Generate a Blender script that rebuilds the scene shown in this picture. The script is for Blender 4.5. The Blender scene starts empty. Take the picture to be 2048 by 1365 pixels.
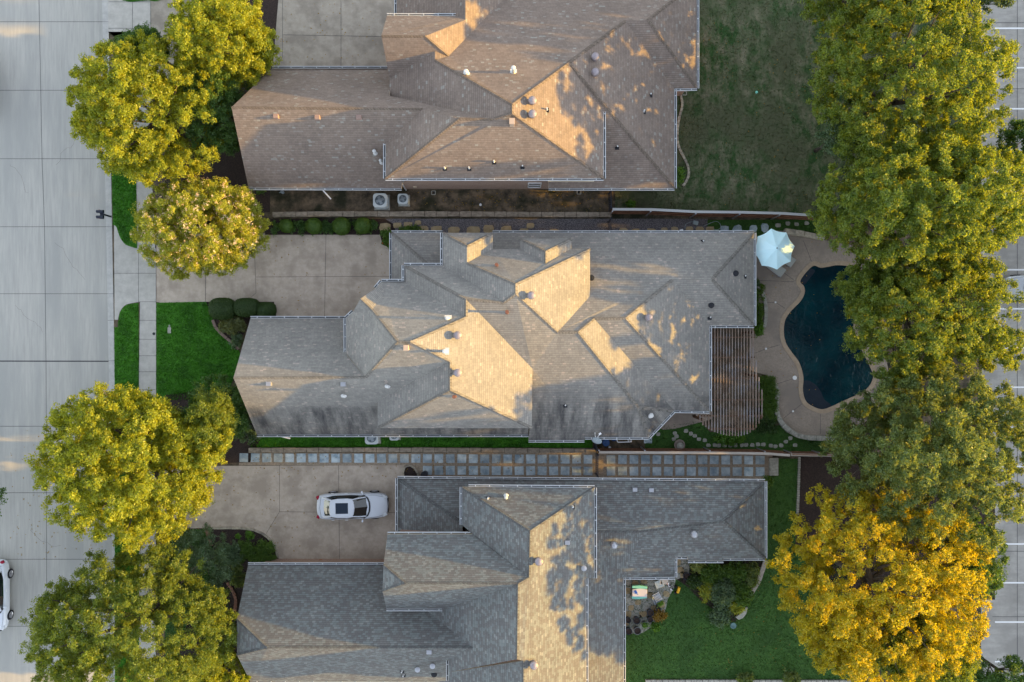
import bpy, bmesh, math, random
import numpy as np
from mathutils import Vector, Matrix
R=math.radians
SC=bpy.context.scene
# ---------------------------------------------------------------- camera (drone, straight down from 56 m)
HC=56.0; FP=1590.0
cd=bpy.data.cameras.new('camera'); cam=bpy.data.objects.new('camera',cd); SC.collection.objects.link(cam)
cam.location=(0,0,HC); cd.sensor_width=36; cd.lens=FP/2048*36; cd.clip_end=2000; SC.camera=cam
# ---------------------------------------------------------------- sky, sun, exposure
SUN_EL,SUN_AZ=11.6,-1.5      # elevation; azimuth measured from +x (east) towards +y
W=bpy.data.worlds.new('World'); SC.world=W; W.use_nodes=True
nt=W.node_tree; bg=nt.nodes['Background']; sky=nt.nodes.new('ShaderNodeTexSky'); sky.sky_type='NISHITA'; sky.sun_disc=False
sky.sun_elevation=R(SUN_EL); sky.sun_rotation=R(90-SUN_AZ); sky.air_density=1.0; sky.dust_density=0.5; sky.ozone_density=1.0
hs=nt.nodes.new('ShaderNodeHueSaturation'); hs.inputs['Saturation'].default_value=.42; nt.links.new(sky.outputs[0],hs.inputs['Color']); nt.links.new(hs.outputs[0],bg.inputs[0]); bg.inputs[1].default_value=0.135
ld=bpy.data.lights.new('sun','SUN'); ld.energy=3.1; ld.angle=R(0.6); ld.color=(1.0,0.57,0.08)
lo=bpy.data.objects.new('sun',ld); SC.collection.objects.link(lo)
sd=Vector((math.cos(R(SUN_EL))*math.cos(R(SUN_AZ)),math.cos(R(SUN_EL))*math.sin(R(SUN_AZ)),math.sin(R(SUN_EL))))
lo.rotation_euler=sd.to_track_quat('Z','Y').to_euler(); lo.location=(60,0,40)
vs=SC.view_settings; vs.view_transform='Standard'; vs.look='None'; vs.exposure=2.18; vs.gamma=1; vs.use_curve_mapping=False
# ---------------------------------------------------------------- helpers
def P(px,py,z=0.0): return Vector(((px-1024)/FP*(HC-z),(682.5-py)/FP*(HC-z),z))
WL={}
def wl(o):
    return WL.get(o.name,Vector((0,0,0))) if o else Vector((0,0,0))
def tag(o,label=None,cat=None,group=None,kind=None):
    if label:o['label']=label
    if cat:o['category']=cat
    if group:o['group']=group
    if kind:o['kind']=kind
    return o
def thing(name,loc,label,cat,group=None):
    o=bpy.data.objects.new(name,None); SC.collection.objects.link(o); o.location=loc; o.empty_display_size=.3
    WL[o.name]=Vector(loc); return tag(o,label,cat,group)
def link(name,me,mat,parent=None,smooth=False,loc=None):
    o=bpy.data.objects.new(name,me); SC.collection.objects.link(o)
    if mat: me.materials.append(mat)
    base=wl(parent)
    if parent: o.parent=parent
    if loc is not None:
        o.location=Vector(loc)-base; WL[o.name]=Vector(loc)
    else: WL[o.name]=base
    if smooth: me.polygons.foreach_set('use_smooth',[True]*len(me.polygons))
    return o
class MB:
    def __init__(s): s.v=[];s.f=[];s.m=[]
    def quad(s,*p,mi=0):
        n=len(s.v); s.v+= [tuple(q) for q in p]; s.f.append(tuple(range(n,n+len(p)))); s.m.append(mi)
    def box(s,c,d,rz=0,mi=0,top=1.0):
        n=len(s.v);cx,cy,cz=c;dx,dy,dz=d[0]/2,d[1]/2,d[2]/2;ca,sa=math.cos(rz),math.sin(rz)
        for k in (-1,1):
            t=top if k>0 else 1
            for i,j in ((-1,-1),(1,-1),(1,1),(-1,1)):
                x,y=i*dx*t,j*dy*t; s.v.append((cx+x*ca-y*sa,cy+x*sa+y*ca,cz+k*dz))
        for f in ((0,3,2,1),(4,5,6,7),(0,1,5,4),(1,2,6,5),(2,3,7,6),(3,0,4,7)): s.f.append(tuple(n+i for i in f)); s.m.append(mi)
    def bar(s,a,b,w,h,mi=0):   # box beam from a to b
        a=Vector(a);b=Vector(b);d=b-a;L=d.length
        if L<1e-6:return
        d/=L;side=d.cross(Vector((0,0,1)));
        if side.length<1e-3: side=Vector((1,0,0))
        side.normalize();up=side.cross(d);n=len(s.v)
        for q in (a,b):
            for i,j in ((-1,-1),(1,-1),(1,1),(-1,1)): s.v.append(tuple(q+side*i*w/2+up*j*h/2))
        for f in ((0,1,2,3),(4,7,6,5),(0,4,5,1),(1,5,6,2),(2,6,7,3),(3,7,4,0)): s.f.append(tuple(n+i for i in f)); s.m.append(mi)
    def tube(s,pts,rad,k=8,mi=0,cap=True):
        pts=[Vector(p) for p in pts]; n0=len(s.v); N=len(pts)
        for i,p in enumerate(pts):
            d=(pts[min(i+1,N-1)]-pts[max(i-1,0)]).normalized(); a=d.orthogonal().normalized() if abs(d.z)<.99 else Vector((1,0,0)); b=d.cross(a)
            r=rad[i] if isinstance(rad,(list,tuple)) else rad
            for j in range(k):
                t=2*math.pi*j/k; s.v.append(tuple(p+a*math.cos(t)*r+b*math.sin(t)*r))
        for i in range(N-1):
            for j in range(k):
                s.f.append((n0+i*k+j,n0+i*k+(j+1)%k,n0+(i+1)*k+(j+1)%k,n0+(i+1)*k+j)); s.m.append(mi)
        if cap:
            s.f.append(tuple(n0+j for j in range(k))[::-1]); s.f.append(tuple(n0+(N-1)*k+j for j in range(k))); s.m+=[mi,mi]
    def lathe(s,c,prof,k=16,mi=0):
        n0=len(s.v)
        for r,z in prof:
            for j in range(k):
                t=2*math.pi*j/k; s.v.append((c[0]+r*math.cos(t),c[1]+r*math.sin(t),c[2]+z))
        for i in range(len(prof)-1):
            for j in range(k):
                s.f.append((n0+i*k+j,n0+i*k+(j+1)%k,n0+(i+1)*k+(j+1)%k,n0+(i+1)*k+j)); s.m.append(mi)
        s.f.append(tuple(n0+j for j in range(k))[::-1]); s.f.append(tuple(n0+(len(prof)-1)*k+j for j in range(k))); s.m+=[mi,mi]
    def prism(s,poly,z0,z1,mi=0,bottom=True):
        if sum(poly[i][0]*poly[(i+1)%len(poly)][1]-poly[(i+1)%len(poly)][0]*poly[i][1] for i in range(len(poly)))<0: poly=poly[::-1]
        n=len(s.v);k=len(poly)
        s.v+=[(p[0],p[1],z0) for p in poly]+[(p[0],p[1],z1) for p in poly]
        s.f.append(tuple(range(n+k,n+2*k))); s.m.append(mi)
        if bottom: s.f.append(tuple(range(n,n+k))[::-1]); s.m.append(mi)
        for i in range(k): s.f.append((n+i,n+(i+1)%k,n+k+(i+1)%k,n+k+i)); s.m.append(mi)
    def build(s,name,mat,parent=None,smooth=False,loc=None,bevel=0):
        mats=mat if isinstance(mat,(list,tuple)) else [mat]
        b=Vector(loc) if loc is not None else wl(parent)
        me=bpy.data.meshes.new(name); me.from_pydata([(x-b.x,y-b.y,z-b.z) for x,y,z in s.v],[],s.f); me.update()
        o=link(name,me,mats[0],parent,smooth,loc)
        for m in mats[1:]: me.materials.append(m)
        if len(mats)>1: me.polygons.foreach_set('material_index',s.m)
        if bevel:
            md=o.modifiers.new('bevel','BEVEL'); md.width=bevel; md.segments=2; md.limit_method='ANGLE'
        return o
def pp(pts,z=0.0): return [tuple(P(x,y,z))[:2] for x,y in pts]
def smoothpts(pts,closed=False,n=6):
    out=[];N=len(pts)
    for i in range(N if closed else N-1):
        p0=pts[(i-1)%N] if closed or i>0 else pts[0];p1=pts[i];p2=pts[(i+1)%N];p3=pts[(i+2)%N] if closed or i+2<N else pts[-1]
        for k in range(n):
            t=k/n
            out.append(tuple(.5*((2*p1[a])+(-p0[a]+p2[a])*t+(2*p0[a]-5*p1[a]+4*p2[a]-p3[a])*t*t+(-p0[a]+3*p1[a]-3*p2[a]+p3[a])*t**3) for a in (0,1)))
    if not closed: out.append(tuple(pts[-1]))
    return out
def strip(pts,w):   # polygon of a band of width w along world points
    L=[];Rr=[];N=len(pts)
    for i,p in enumerate(pts):
        a=Vector(pts[max(i-1,0)]);b=Vector(pts[min(i+1,N-1)]);d=(b-a).normalized();n=Vector((-d.y,d.x))*w/2
        L.append((p[0]+n.x,p[1]+n.y));Rr.append((p[0]-n.x,p[1]-n.y))
    return L,Rr
def bandmesh(mb,pts,w,z0,z1,mi=0):
    L,Rr=strip(pts,w)
    for i in range(len(pts)-1):
        a,b,c,d=L[i],L[i+1],Rr[i+1],Rr[i]
        mb.quad((*d,z1),(*c,z1),(*b,z1),(*a,z1),mi=mi)
        mb.quad((*a,z1),(*b,z1),(*b,z0),(*a,z0),mi=mi); mb.quad((*c,z1),(*d,z1),(*d,z0),(*c,z0),mi=mi)
    mb.quad((*L[0],z1),(*L[0],z0),(*Rr[0],z0),(*Rr[0],z1),mi=mi); mb.quad((*L[-1],z0),(*L[-1],z1),(*Rr[-1],z1),(*Rr[-1],z0),mi=mi)
def copy_tree(o,parent=None):
    c=o.copy(); SC.collection.objects.link(c)
    if parent: c.parent=parent
    for ch in o.children: copy_tree(ch,c)
    return c
# ---------------------------------------------------------------- materials
def mat(name,col,rough=.85,metal=0,spec=.3,var=None,nscale=3,ndetail=8,stretch=(1,1,1),bump=0,bscale=40,var2=None,n2=.35,stretch2=None,stops=(.35,.65)):
    m=bpy.data.materials.new(name); m.use_nodes=True; t=m.node_tree; b=t.nodes['Principled BSDF']
    b.inputs['Base Color'].default_value=(*col,1); b.inputs['Roughness'].default_value=rough; b.inputs['Metallic'].default_value=metal; b.inputs['Specular IOR Level'].default_value=spec
    g=t.nodes.new('ShaderNodeNewGeometry') ; mp=t.nodes.new('ShaderNodeMapping'); mp.inputs['Scale'].default_value=stretch
    t.links.new(g.outputs['Position'],mp.inputs[0])
    if var:
        n=t.nodes.new('ShaderNodeTexNoise'); n.inputs['Scale'].default_value=nscale; n.inputs['Detail'].default_value=ndetail; n.inputs['Roughness'].default_value=.7
        t.links.new(mp.outputs[0],n.inputs['Vector'])
        r=t.nodes.new('ShaderNodeValToRGB'); e=r.color_ramp.elements; e[0].position=stops[0]; e[1].position=stops[1]; e[0].color=(*col,1); e[1].color=(*var,1)
        t.links.new(n.outputs[0],r.inputs[0]); out=r.outputs[0]
        if var2:
            n3=t.nodes.new('ShaderNodeTexNoise'); n3.inputs['Scale'].default_value=n2; n3.inputs['Detail'].default_value=6; n3.inputs['Roughness'].default_value=.6; mp2=t.nodes.new('ShaderNodeMapping'); mp2.inputs['Scale'].default_value=stretch2 or (1,1,1); mp2.inputs['Location'].default_value=(3.3,7.1,0); t.links.new(g.outputs['Position'],mp2.inputs[0]); t.links.new(mp2.outputs[0],n3.inputs['Vector'])
            r3=t.nodes.new('ShaderNodeValToRGB'); r3.color_ramp.elements[0].position=.46; r3.color_ramp.elements[1].position=.62; t.links.new(n3.outputs[0],r3.inputs[0])
            mx=t.nodes.new('ShaderNodeMix'); mx.data_type='RGBA'; t.links.new(r3.outputs[0],mx.inputs[0]); t.links.new(out,mx.inputs[6]); mx.inputs[7].default_value=(*var2,1); out=mx.outputs[2]
        t.links.new(out,b.inputs['Base Color'])
    if bump:
        n2_=t.nodes.new('ShaderNodeTexNoise'); n2_.inputs['Scale'].default_value=bscale; n2_.inputs['Detail'].default_value=4; t.links.new(mp.outputs[0],n2_.inputs['Vector'])
        bp=t.nodes.new('ShaderNodeBump'); bp.inputs['Strength'].default_value=bump; bp.inputs['Distance'].default_value=.03; t.links.new(n2_.outputs[0],bp.inputs['Height']); t.links.new(bp.outputs[0],b.inputs['Normal'])
    return m
def leafmat(name,c1,c2,trans=.35,ns=2.2,c3=None):
    m=bpy.data.materials.new(name); m.use_nodes=True; t=m.node_tree; t.nodes.remove(t.nodes['Principled BSDF']); out=t.nodes['Material Output']
    g=t.nodes.new('ShaderNodeNewGeometry'); n=t.nodes.new('ShaderNodeTexNoise'); n.inputs['Scale'].default_value=ns; n.inputs['Detail'].default_value=10; n.inputs['Roughness'].default_value=.85
    t.links.new(g.outputs['Position'],n.inputs['Vector'])
    r=t.nodes.new('ShaderNodeValToRGB'); e=r.color_ramp.elements; e[0].position=.38; e[0].color=(*c1,1); e[1].position=.62; e[1].color=(*c2,1)
    if c3: x=e.new(.72); x.color=(*c3,1)
    t.links.new(n.outputs[0],r.inputs[0])
    d=t.nodes.new('ShaderNodeBsdfDiffuse'); tr=t.nodes.new('ShaderNodeBsdfTranslucent'); gl=t.nodes.new('ShaderNodeBsdfGlossy'); gl.inputs['Roughness'].default_value=.45; gl.inputs[0].default_value=(.8,.8,.8,1)
    t.links.new(r.outputs[0],d.inputs[0]); mt=t.nodes.new('ShaderNodeMix'); mt.data_type='RGBA'; mt.blend_type='MULTIPLY'; mt.inputs[0].default_value=1; mt.inputs[7].default_value=(2.2,1.75,.5,1); t.links.new(r.outputs[0],mt.inputs[6]); t.links.new(mt.outputs[2],tr.inputs[0])   # light through a leaf comes out yellower
    m1=t.nodes.new('ShaderNodeMixShader'); m1.inputs[0].default_value=trans; t.links.new(d.outputs[0],m1.inputs[1]); t.links.new(tr.outputs[0],m1.inputs[2])
    m2=t.nodes.new('ShaderNodeMixShader'); m2.inputs[0].default_value=.03; t.links.new(m1.outputs[0],m2.inputs[1]); t.links.new(gl.outputs[0],m2.inputs[2]); t.links.new(m2.outputs[0],out.inputs[0])
    return m
def shingle(name,cols,stain=None,stain_amt=.6,warm=None):
    """architectural shingles laid in courses; UV is in metres, v runs up the slope"""
    m=bpy.data.materials.new(name); m.use_nodes=True; t=m.node_tree; N=t.nodes; Lk=t.links.new; b=N['Principled BSDF']; b.inputs['Roughness'].default_value=.95; b.inputs['Specular IOR Level'].default_value=.15
    uv=N.new('ShaderNodeUVMap'); sx=N.new('ShaderNodeSeparateXYZ'); Lk(uv.outputs[0],sx.inputs[0])
    def M(op,a,b_=None):
        n=N.new('ShaderNodeMath'); n.operation=op
        for i,q in enumerate((a,b_)):
            if q is None: continue
            if isinstance(q,(int,float)): n.inputs[i].default_value=q
            else: Lk(q,n.inputs[i])
        return n.outputs[0]
    v=M('DIVIDE',sx.outputs[1],.135); row=M('FLOOR',v)
    wn=N.new('ShaderNodeTexWhiteNoise'); wn.noise_dimensions='1D'; Lk(row,wn.inputs['W'])
    u=M('ADD',M('DIVIDE',sx.outputs[0],.21),M('MULTIPLY',wn.outputs[0],7.3)); col=M('FLOOR',u)
    cb=N.new('ShaderNodeCombineXYZ'); Lk(col,cb.inputs[0]); Lk(row,cb.inputs[1])
    w2=N.new('ShaderNodeTexWhiteNoise'); w2.noise_dimensions='2D'; Lk(cb.outputs[0],w2.inputs['Vector'])
    r=N.new('ShaderNodeValToRGB'); r.color_ramp.interpolation='CONSTANT'; e=r.color_ramp.elements
    for i,(p,c) in enumerate(cols):
        x=e[0] if i==0 else (e[1] if i==1 else e.new(p)); x.position=p; x.color=(*c,1)
    Lk(w2.outputs[0],r.inputs[0])
    g=N.new('ShaderNodeNewGeometry')
    nz=N.new('ShaderNodeTexNoise'); nz.inputs['Scale'].default_value=.55; nz.inputs['Detail'].default_value=9; nz.inputs['Roughness'].default_value=.65; Lk(g.outputs['Position'],nz.inputs['Vector'])
    rr=N.new('ShaderNodeValToRGB'); rr.color_ramp.elements[0].position=.3; rr.color_ramp.elements[0].color=(.86,.86,.86,1); rr.color_ramp.elements[1].position=.7; rr.color_ramp.elements[1].color=(1.10,1.09,1.07,1); Lk(nz.outputs[0],rr.inputs[0])
    fr=M('FRACT',v); ln=M('LESS_THAN',fr,.16); fu=M('FRACT',u); lv=M('LESS_THAN',fu,.07); dk=M('SUBTRACT',1,M('MULTIPLY',M('MAXIMUM',ln,M('MULTIPLY',lv,.6)),.42))
    mx=N.new('ShaderNodeMix'); mx.data_type='RGBA'; mx.blend_type='MULTIPLY'; mx.inputs[0].default_value=1; Lk(r.outputs[0],mx.inputs[6]); Lk(rr.outputs[0],mx.inputs[7])
    mx2=N.new('ShaderNodeMix'); mx2.data_type='RGBA'; mx2.blend_type='MULTIPLY'; mx2.inputs[0].default_value=1; Lk(mx.outputs[2],mx2.inputs[6]); Lk(dk,mx2.inputs[7]); o=mx2.outputs[2]
    if stain:   # algae streaks that run down the slope of the older roof
        mp=N.new('ShaderNodeMapping'); mp.inputs['Scale'].default_value=(1.1,.22,1); Lk(uv.outputs[0],mp.inputs[0])
        n2=N.new('ShaderNodeTexNoise'); n2.inputs['Scale'].default_value=1.0; n2.inputs['Detail'].default_value=8; n2.inputs['Roughness'].default_value=.7; Lk(mp.outputs[0],n2.inputs['Vector'])
        r2=N.new('ShaderNodeValToRGB'); r2.color_ramp.elements[0].position=.40; r2.color_ramp.elements[1].position=.66; Lk(n2.outputs[0],r2.inputs[0])
        sp=N.new('ShaderNodeSeparateXYZ'); Lk(g.outputs['Position'],sp.inputs[0])
        # the stained area is the low south slope
        ar=M('MULTIPLY',M('MINIMUM',M('MAXIMUM',M('MULTIPLY',M('SUBTRACT',-2.6,sp.outputs[1]),.5),0),1),stain_amt); ar=M('MULTIPLY',ar,M('MINIMUM',M('MAXIMUM',M('MULTIPLY',M('SUBTRACT',5.6,sp.outputs[2]),3),0),1))
        mx3=N.new('ShaderNodeMix'); mx3.data_type='RGBA'; Lk(M('MULTIPLY',ar,r2.outputs[0]),mx3.inputs[0]); Lk(o,mx3.inputs[6]); mx3.inputs[7].default_value=(*stain,1); o=mx3.outputs[2]
    Lk(o,b.inputs['Base Color'])
    bp=N.new('ShaderNodeBump'); bp.inputs['Strength'].default_value=.5; bp.inputs['Distance'].default_value=.02; Lk(M('ADD',M('MULTIPLY',M('SUBTRACT',1,fr),.8),M('MULTIPLY',w2.outputs[0],.6)),bp.inputs['Height']); Lk(bp.outputs[0],b.inputs['Normal'])
    return m
def brickmat(name,c1,c2,mortar,scale=1.0):
    m=bpy.data.materials.new(name); m.use_nodes=True; t=m.node_tree; b=t.nodes['Principled BSDF']; b.inputs['Roughness'].default_value=.9
    g=t.nodes.new('ShaderNodeNewGeometry'); sx=t.nodes.new('ShaderNodeSeparateXYZ'); t.links.new(g.outputs['Position'],sx.inputs[0])
    ad=t.nodes.new('ShaderNodeMath'); ad.operation='ADD'; t.links.new(sx.outputs[0],ad.inputs[0]); t.links.new(sx.outputs[1],ad.inputs[1])
    cb=t.nodes.new('ShaderNodeCombineXYZ'); t.links.new(ad.outputs[0],cb.inputs[0]); t.links.new(sx.outputs[2],cb.inputs[1])
    br=t.nodes.new('ShaderNodeTexBrick'); br.inputs['Scale'].default_value=scale; br.inputs['Brick Width'].default_value=.22; br.inputs['Row Height'].default_value=.075; br.inputs['Mortar Size'].default_value=.008
    br.inputs['Color1'].default_value=(*c1,1); br.inputs['Color2'].default_value=(*c2,1); br.inputs['Mortar'].default_value=(*mortar,1); t.links.new(cb.outputs[0],br.inputs['Vector']); t.links.new(br.outputs[0],b.inputs['Base Color'])
    return m
M={}
M['street']=mat('street_concrete',(.34,.335,.315),var=(.445,.435,.405),nscale=1.1,stretch=(5,.35,1),var2=(.33,.33,.315),n2=.5,stretch2=(1,.16,1),bump=.15,bscale=25,stops=(.33,.68))
M['kerb']=mat('kerb_concrete',(.36,.36,.35),var=(.47,.465,.45),nscale=2.5,bump=.1)
M['walk']=mat('walk_concrete',(.36,.35,.325),var=(.48,.465,.435),nscale=1.6,bump=.1,bscale=60)
M['drive']=mat('drive_concrete',(.40,.335,.275),var=(.52,.45,.385),nscale=2.6,var2=(.35,.295,.245),n2=.8,bump=.12,bscale=60,stops=(.3,.68))
M['drive2']=mat('drive_concrete_grey',(.30,.265,.22),var=(.40,.36,.31),nscale=2.4,var2=(.255,.225,.19),n2=.8,bump=.12,bscale=60,stops=(.3,.68))
M['deck']=mat('pool_deck_concrete',(.26,.215,.18),var=(.36,.305,.26),nscale=9,var2=(.24,.205,.18),n2=.45,bump=.2,bscale=90)
M['joint']=mat('joint_tar',(.035,.035,.045))
M['jointlight']=mat('joint_sand',(.14,.13,.12))
M['lawn']=mat('lush_turf',(.024,.115,.006),var=(.065,.235,.014),nscale=16,ndetail=10,var2=(.022,.095,.006),n2=.9,bump=.8,bscale=60)
M['lawn2']=mat('back_turf',(.022,.070,.012),var=(.06,.14,.025),nscale=9,ndetail=10,var2=(.03,.08,.016),n2=.35,bump=.8,bscale=50)
M['dry']=mat('patchy_turf',(.022,.066,.014),var=(.19,.175,.12),nscale=.9,ndetail=13,stretch=(1.4,.8,1),var2=(.075,.085,.045),n2=.25,bump=.8,bscale=45,stops=(.42,.66))
M['soil']=mat('yard_soil',(.04,.034,.026),var=(.20,.15,.10),nscale=1.7,ndetail=12,var2=(.025,.027,.014),n2=.6,bump=.7,bscale=40)
M['mulch']=mat('dark_mulch',(.010,.008,.008),var=(.055,.035,.03),nscale=14,ndetail=8,bump=1,bscale=30)
M['gravel']=mat('river_gravel',(.04,.04,.05),var=(.22,.20,.21),nscale=16,ndetail=3,bump=1,bscale=18)
M['lot']=mat('lot_concrete',(.30,.29,.275),var=(.40,.385,.36),nscale=1.3,var2=(.25,.24,.225),n2=.3,stretch=(.5,2,1))
M['white']=mat('white_paint',(.75,.76,.78),rough=.5)
M['gut']=mat('gutter_paint',(.48,.51,.55),rough=.5,var=(.62,.64,.67),nscale=2)
M['gutin']=mat('gutter_inside',(.09,.10,.11),rough=.8)
M['trim']=mat('cream_trim',(.55,.47,.36),rough=.7)
M['stone']=mat('limestone',(.30,.265,.21),var=(.50,.45,.36),nscale=5,var2=(.22,.20,.17),n2=1.5,bump=.4,bscale=14)
M['stonegrey']=mat('weathered_stone',(.20,.20,.18),var=(.40,.39,.35),nscale=5,bump=.4,bscale=14)
M['flag']=mat('tan_flagstone',(.27,.20,.11),var=(.40,.32,.20),nscale=3,bump=.3,bscale=12)
M['flaggrey']=mat('pale_flagstone',(.27,.27,.24),var=(.40,.39,.35),nscale=3,bump=.3,bscale=12)
M['paver']=mat('blue_grey_paver',(.20,.27,.33),var=(.44,.51,.55),nscale=1.5,ndetail=6,bump=.15,bscale=20,stops=(.36,.62))
M['paver_bed']=mat('aggregate_bed',(.22,.175,.13),var=(.38,.31,.24),nscale=8,ndetail=8,bump=.6,bscale=40)
M['ledge']=mat('old_block_wall',(.16,.13,.10),var=(.36,.31,.25),nscale=3,ndetail=9,stretch=(1,2,1),bump=.5,bscale=14)
M['coping']=mat('coping_stone',(.33,.255,.19),var=(.42,.335,.25),nscale=5,bump=.2)
M['brickedge']=brickmat('edging_brick',(.20,.09,.06),(.28,.14,.10),(.2,.18,.15))
M['brickB']=brickmat('rose_brick',(.36,.22,.17),(.45,.31,.25),(.45,.40,.35))
M['brickA']=brickmat('buff_brick',(.33,.26,.20),(.42,.34,.27),(.45,.42,.36))
M['brickC']=brickmat('red_brown_brick',(.25,.13,.09),(.33,.19,.14),(.4,.36,.3))
M['glass']=mat('window_glass',(.012,.018,.022),rough=.05,spec=.8)
M['pvc']=mat('white_pipe',(.55,.56,.57),rough=.5)
M['galv']=mat('galvanised',(.42,.43,.47),rough=.38,metal=.7)
M['turb']=mat('weathered_turbine',(.30,.27,.30),rough=.45,metal=.5)
M['black']=mat('black_metal',(.012,.014,.02),rough=.5)
M['navy']=mat('navy_paint',(.016,.022,.04),rough=.4)
M['wood']=mat('weathered_cedar',(.30,.26,.23),var=(.46,.42,.38),nscale=4,stretch=(.4,6,1))
M['rail']=mat('red_cedar_rail',(.13,.055,.03),var=(.26,.13,.08),nscale=4)
M['slat']=mat('pergola_timber',(.10,.062,.042),var=(.23,.18,.15),nscale=2.2,ndetail=7,stretch=(2,.5,1),var2=(.18,.17,.18),n2=.9)
M['beam']=mat('pergola_beam',(.08,.04,.022),var=(.14,.08,.05),nscale=3)
M['canvas']=mat('pale_blue_canvas',(.60,.88,.97),rough=.9,var=(.65,.90,.98),nscale=1.5)
M['cush']=mat('grey_sling',(.36,.38,.37),rough=.9)
M['acw']=mat('condenser_paint',(.55,.60,.62),rough=.45)
M['acd']=mat('condenser_grille',(.10,.13,.15),rough=.4,metal=.6)
M['acm']=mat('condenser_fan',(.32,.36,.39),rough=.35,metal=.6)
M['car_white']=mat('car_white',(.62,.66,.74),rough=.18,spec=.6)
M['car_silver']=mat('car_silver',(.40,.42,.45),rough=.25,metal=.3,spec=.6)
M['car_dark']=mat('car_dark',(.02,.022,.03),rough=.2,spec=.6)
M['carglass']=mat('car_glass',(.006,.010,.012),rough=.03,spec=1.0)
M['tyre']=mat('tyre_rubber',(.012,.012,.016),rough=.8)
M['rim']=mat('alloy_rim',(.5,.5,.53),rough=.3,metal=.8)
M['red']=mat('red_lens',(.28,.006,.03),rough=.2)
M['lens']=mat('clear_lens',(.55,.58,.62),rough=.1)
M['bark']=mat('tree_bark',(.05,.042,.034),var=(.11,.09,.075),nscale=6,bump=.5,bscale=10)
M['trash']=mat('blue_plastic',(.02,.06,.18),rough=.5)
M['bluep']=mat('bright_blue_plastic',(.02,.25,.60),rough=.4)
M['mint']=mat('mint_plastic',(.22,.62,.52),rough=.5)
M['pinkw']=mat('pale_plastic',(.68,.64,.68),rough=.6)
M['terracotta']=mat('terracotta',(.35,.14,.07),rough=.9)
M['yellow']=mat('yellow_plastic',(.75,.42,.02),rough=.5)
M['orange']=mat('orange_plastic',(.7,.2,.03),rough=.5)
SH={}
t=M['paver'].node_tree; oi=t.nodes.new('ShaderNodeObjectInfo'); mr=t.nodes.new('ShaderNodeMapRange'); mr.inputs['To Min'].default_value=.85; mr.inputs['To Max'].default_value=1.30; t.links.new(oi.outputs['Random'],mr.inputs['Value'])
mm=t.nodes.new('ShaderNodeMix'); mm.data_type='RGBA'; mm.blend_type='MULTIPLY'; mm.inputs[0].default_value=1; b_=t.nodes['Principled BSDF']; t.links.new(b_.inputs['Base Color'].links[0].from_socket,mm.inputs[6]); t.links.new(mr.outputs[0],mm.inputs[7]); t.links.new(mm.outputs[2],b_.inputs['Base Color'])
RC={}
SH['A']=shingle('grey_shingles',[(0,(.225,.218,.21)),(.22,(.245,.238,.228)),(.60,(.262,.255,.243)),(.90,(.285,.27,.255)),(.968,(.345,.31,.29))],stain=(.05,.05,.055),stain_amt=1.0)
SH['B']=shingle('brown_shingles',[(0,(.20,.164,.145)),(.25,(.22,.178,.157)),(.6,(.236,.192,.168)),(.92,(.258,.222,.20)),(.972,(.285,.27,.25))])
SH['C']=shingle('slate_shingles',[(0,(.140,.140,.142)),(.30,(.165,.177,.180)),(.50,(.150,.148,.150)),(.72,(.180,.196,.198)),(.94,(.21,.222,.222))])
RC['A']=shingle('grey_ridge_shingles',[(0,(.165,.158,.15)),(.5,(.20,.19,.178))])  # cap colours darkened: the shadow line along hips is painted in
RC['B']=shingle('brown_ridge_shingles',[(0,(.15,.122,.105)),(.5,(.18,.148,.128))])
RC['C']=shingle('slate_ridge_shingles',[(0,(.105,.106,.11)),(.5,(.13,.138,.14))])
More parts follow.
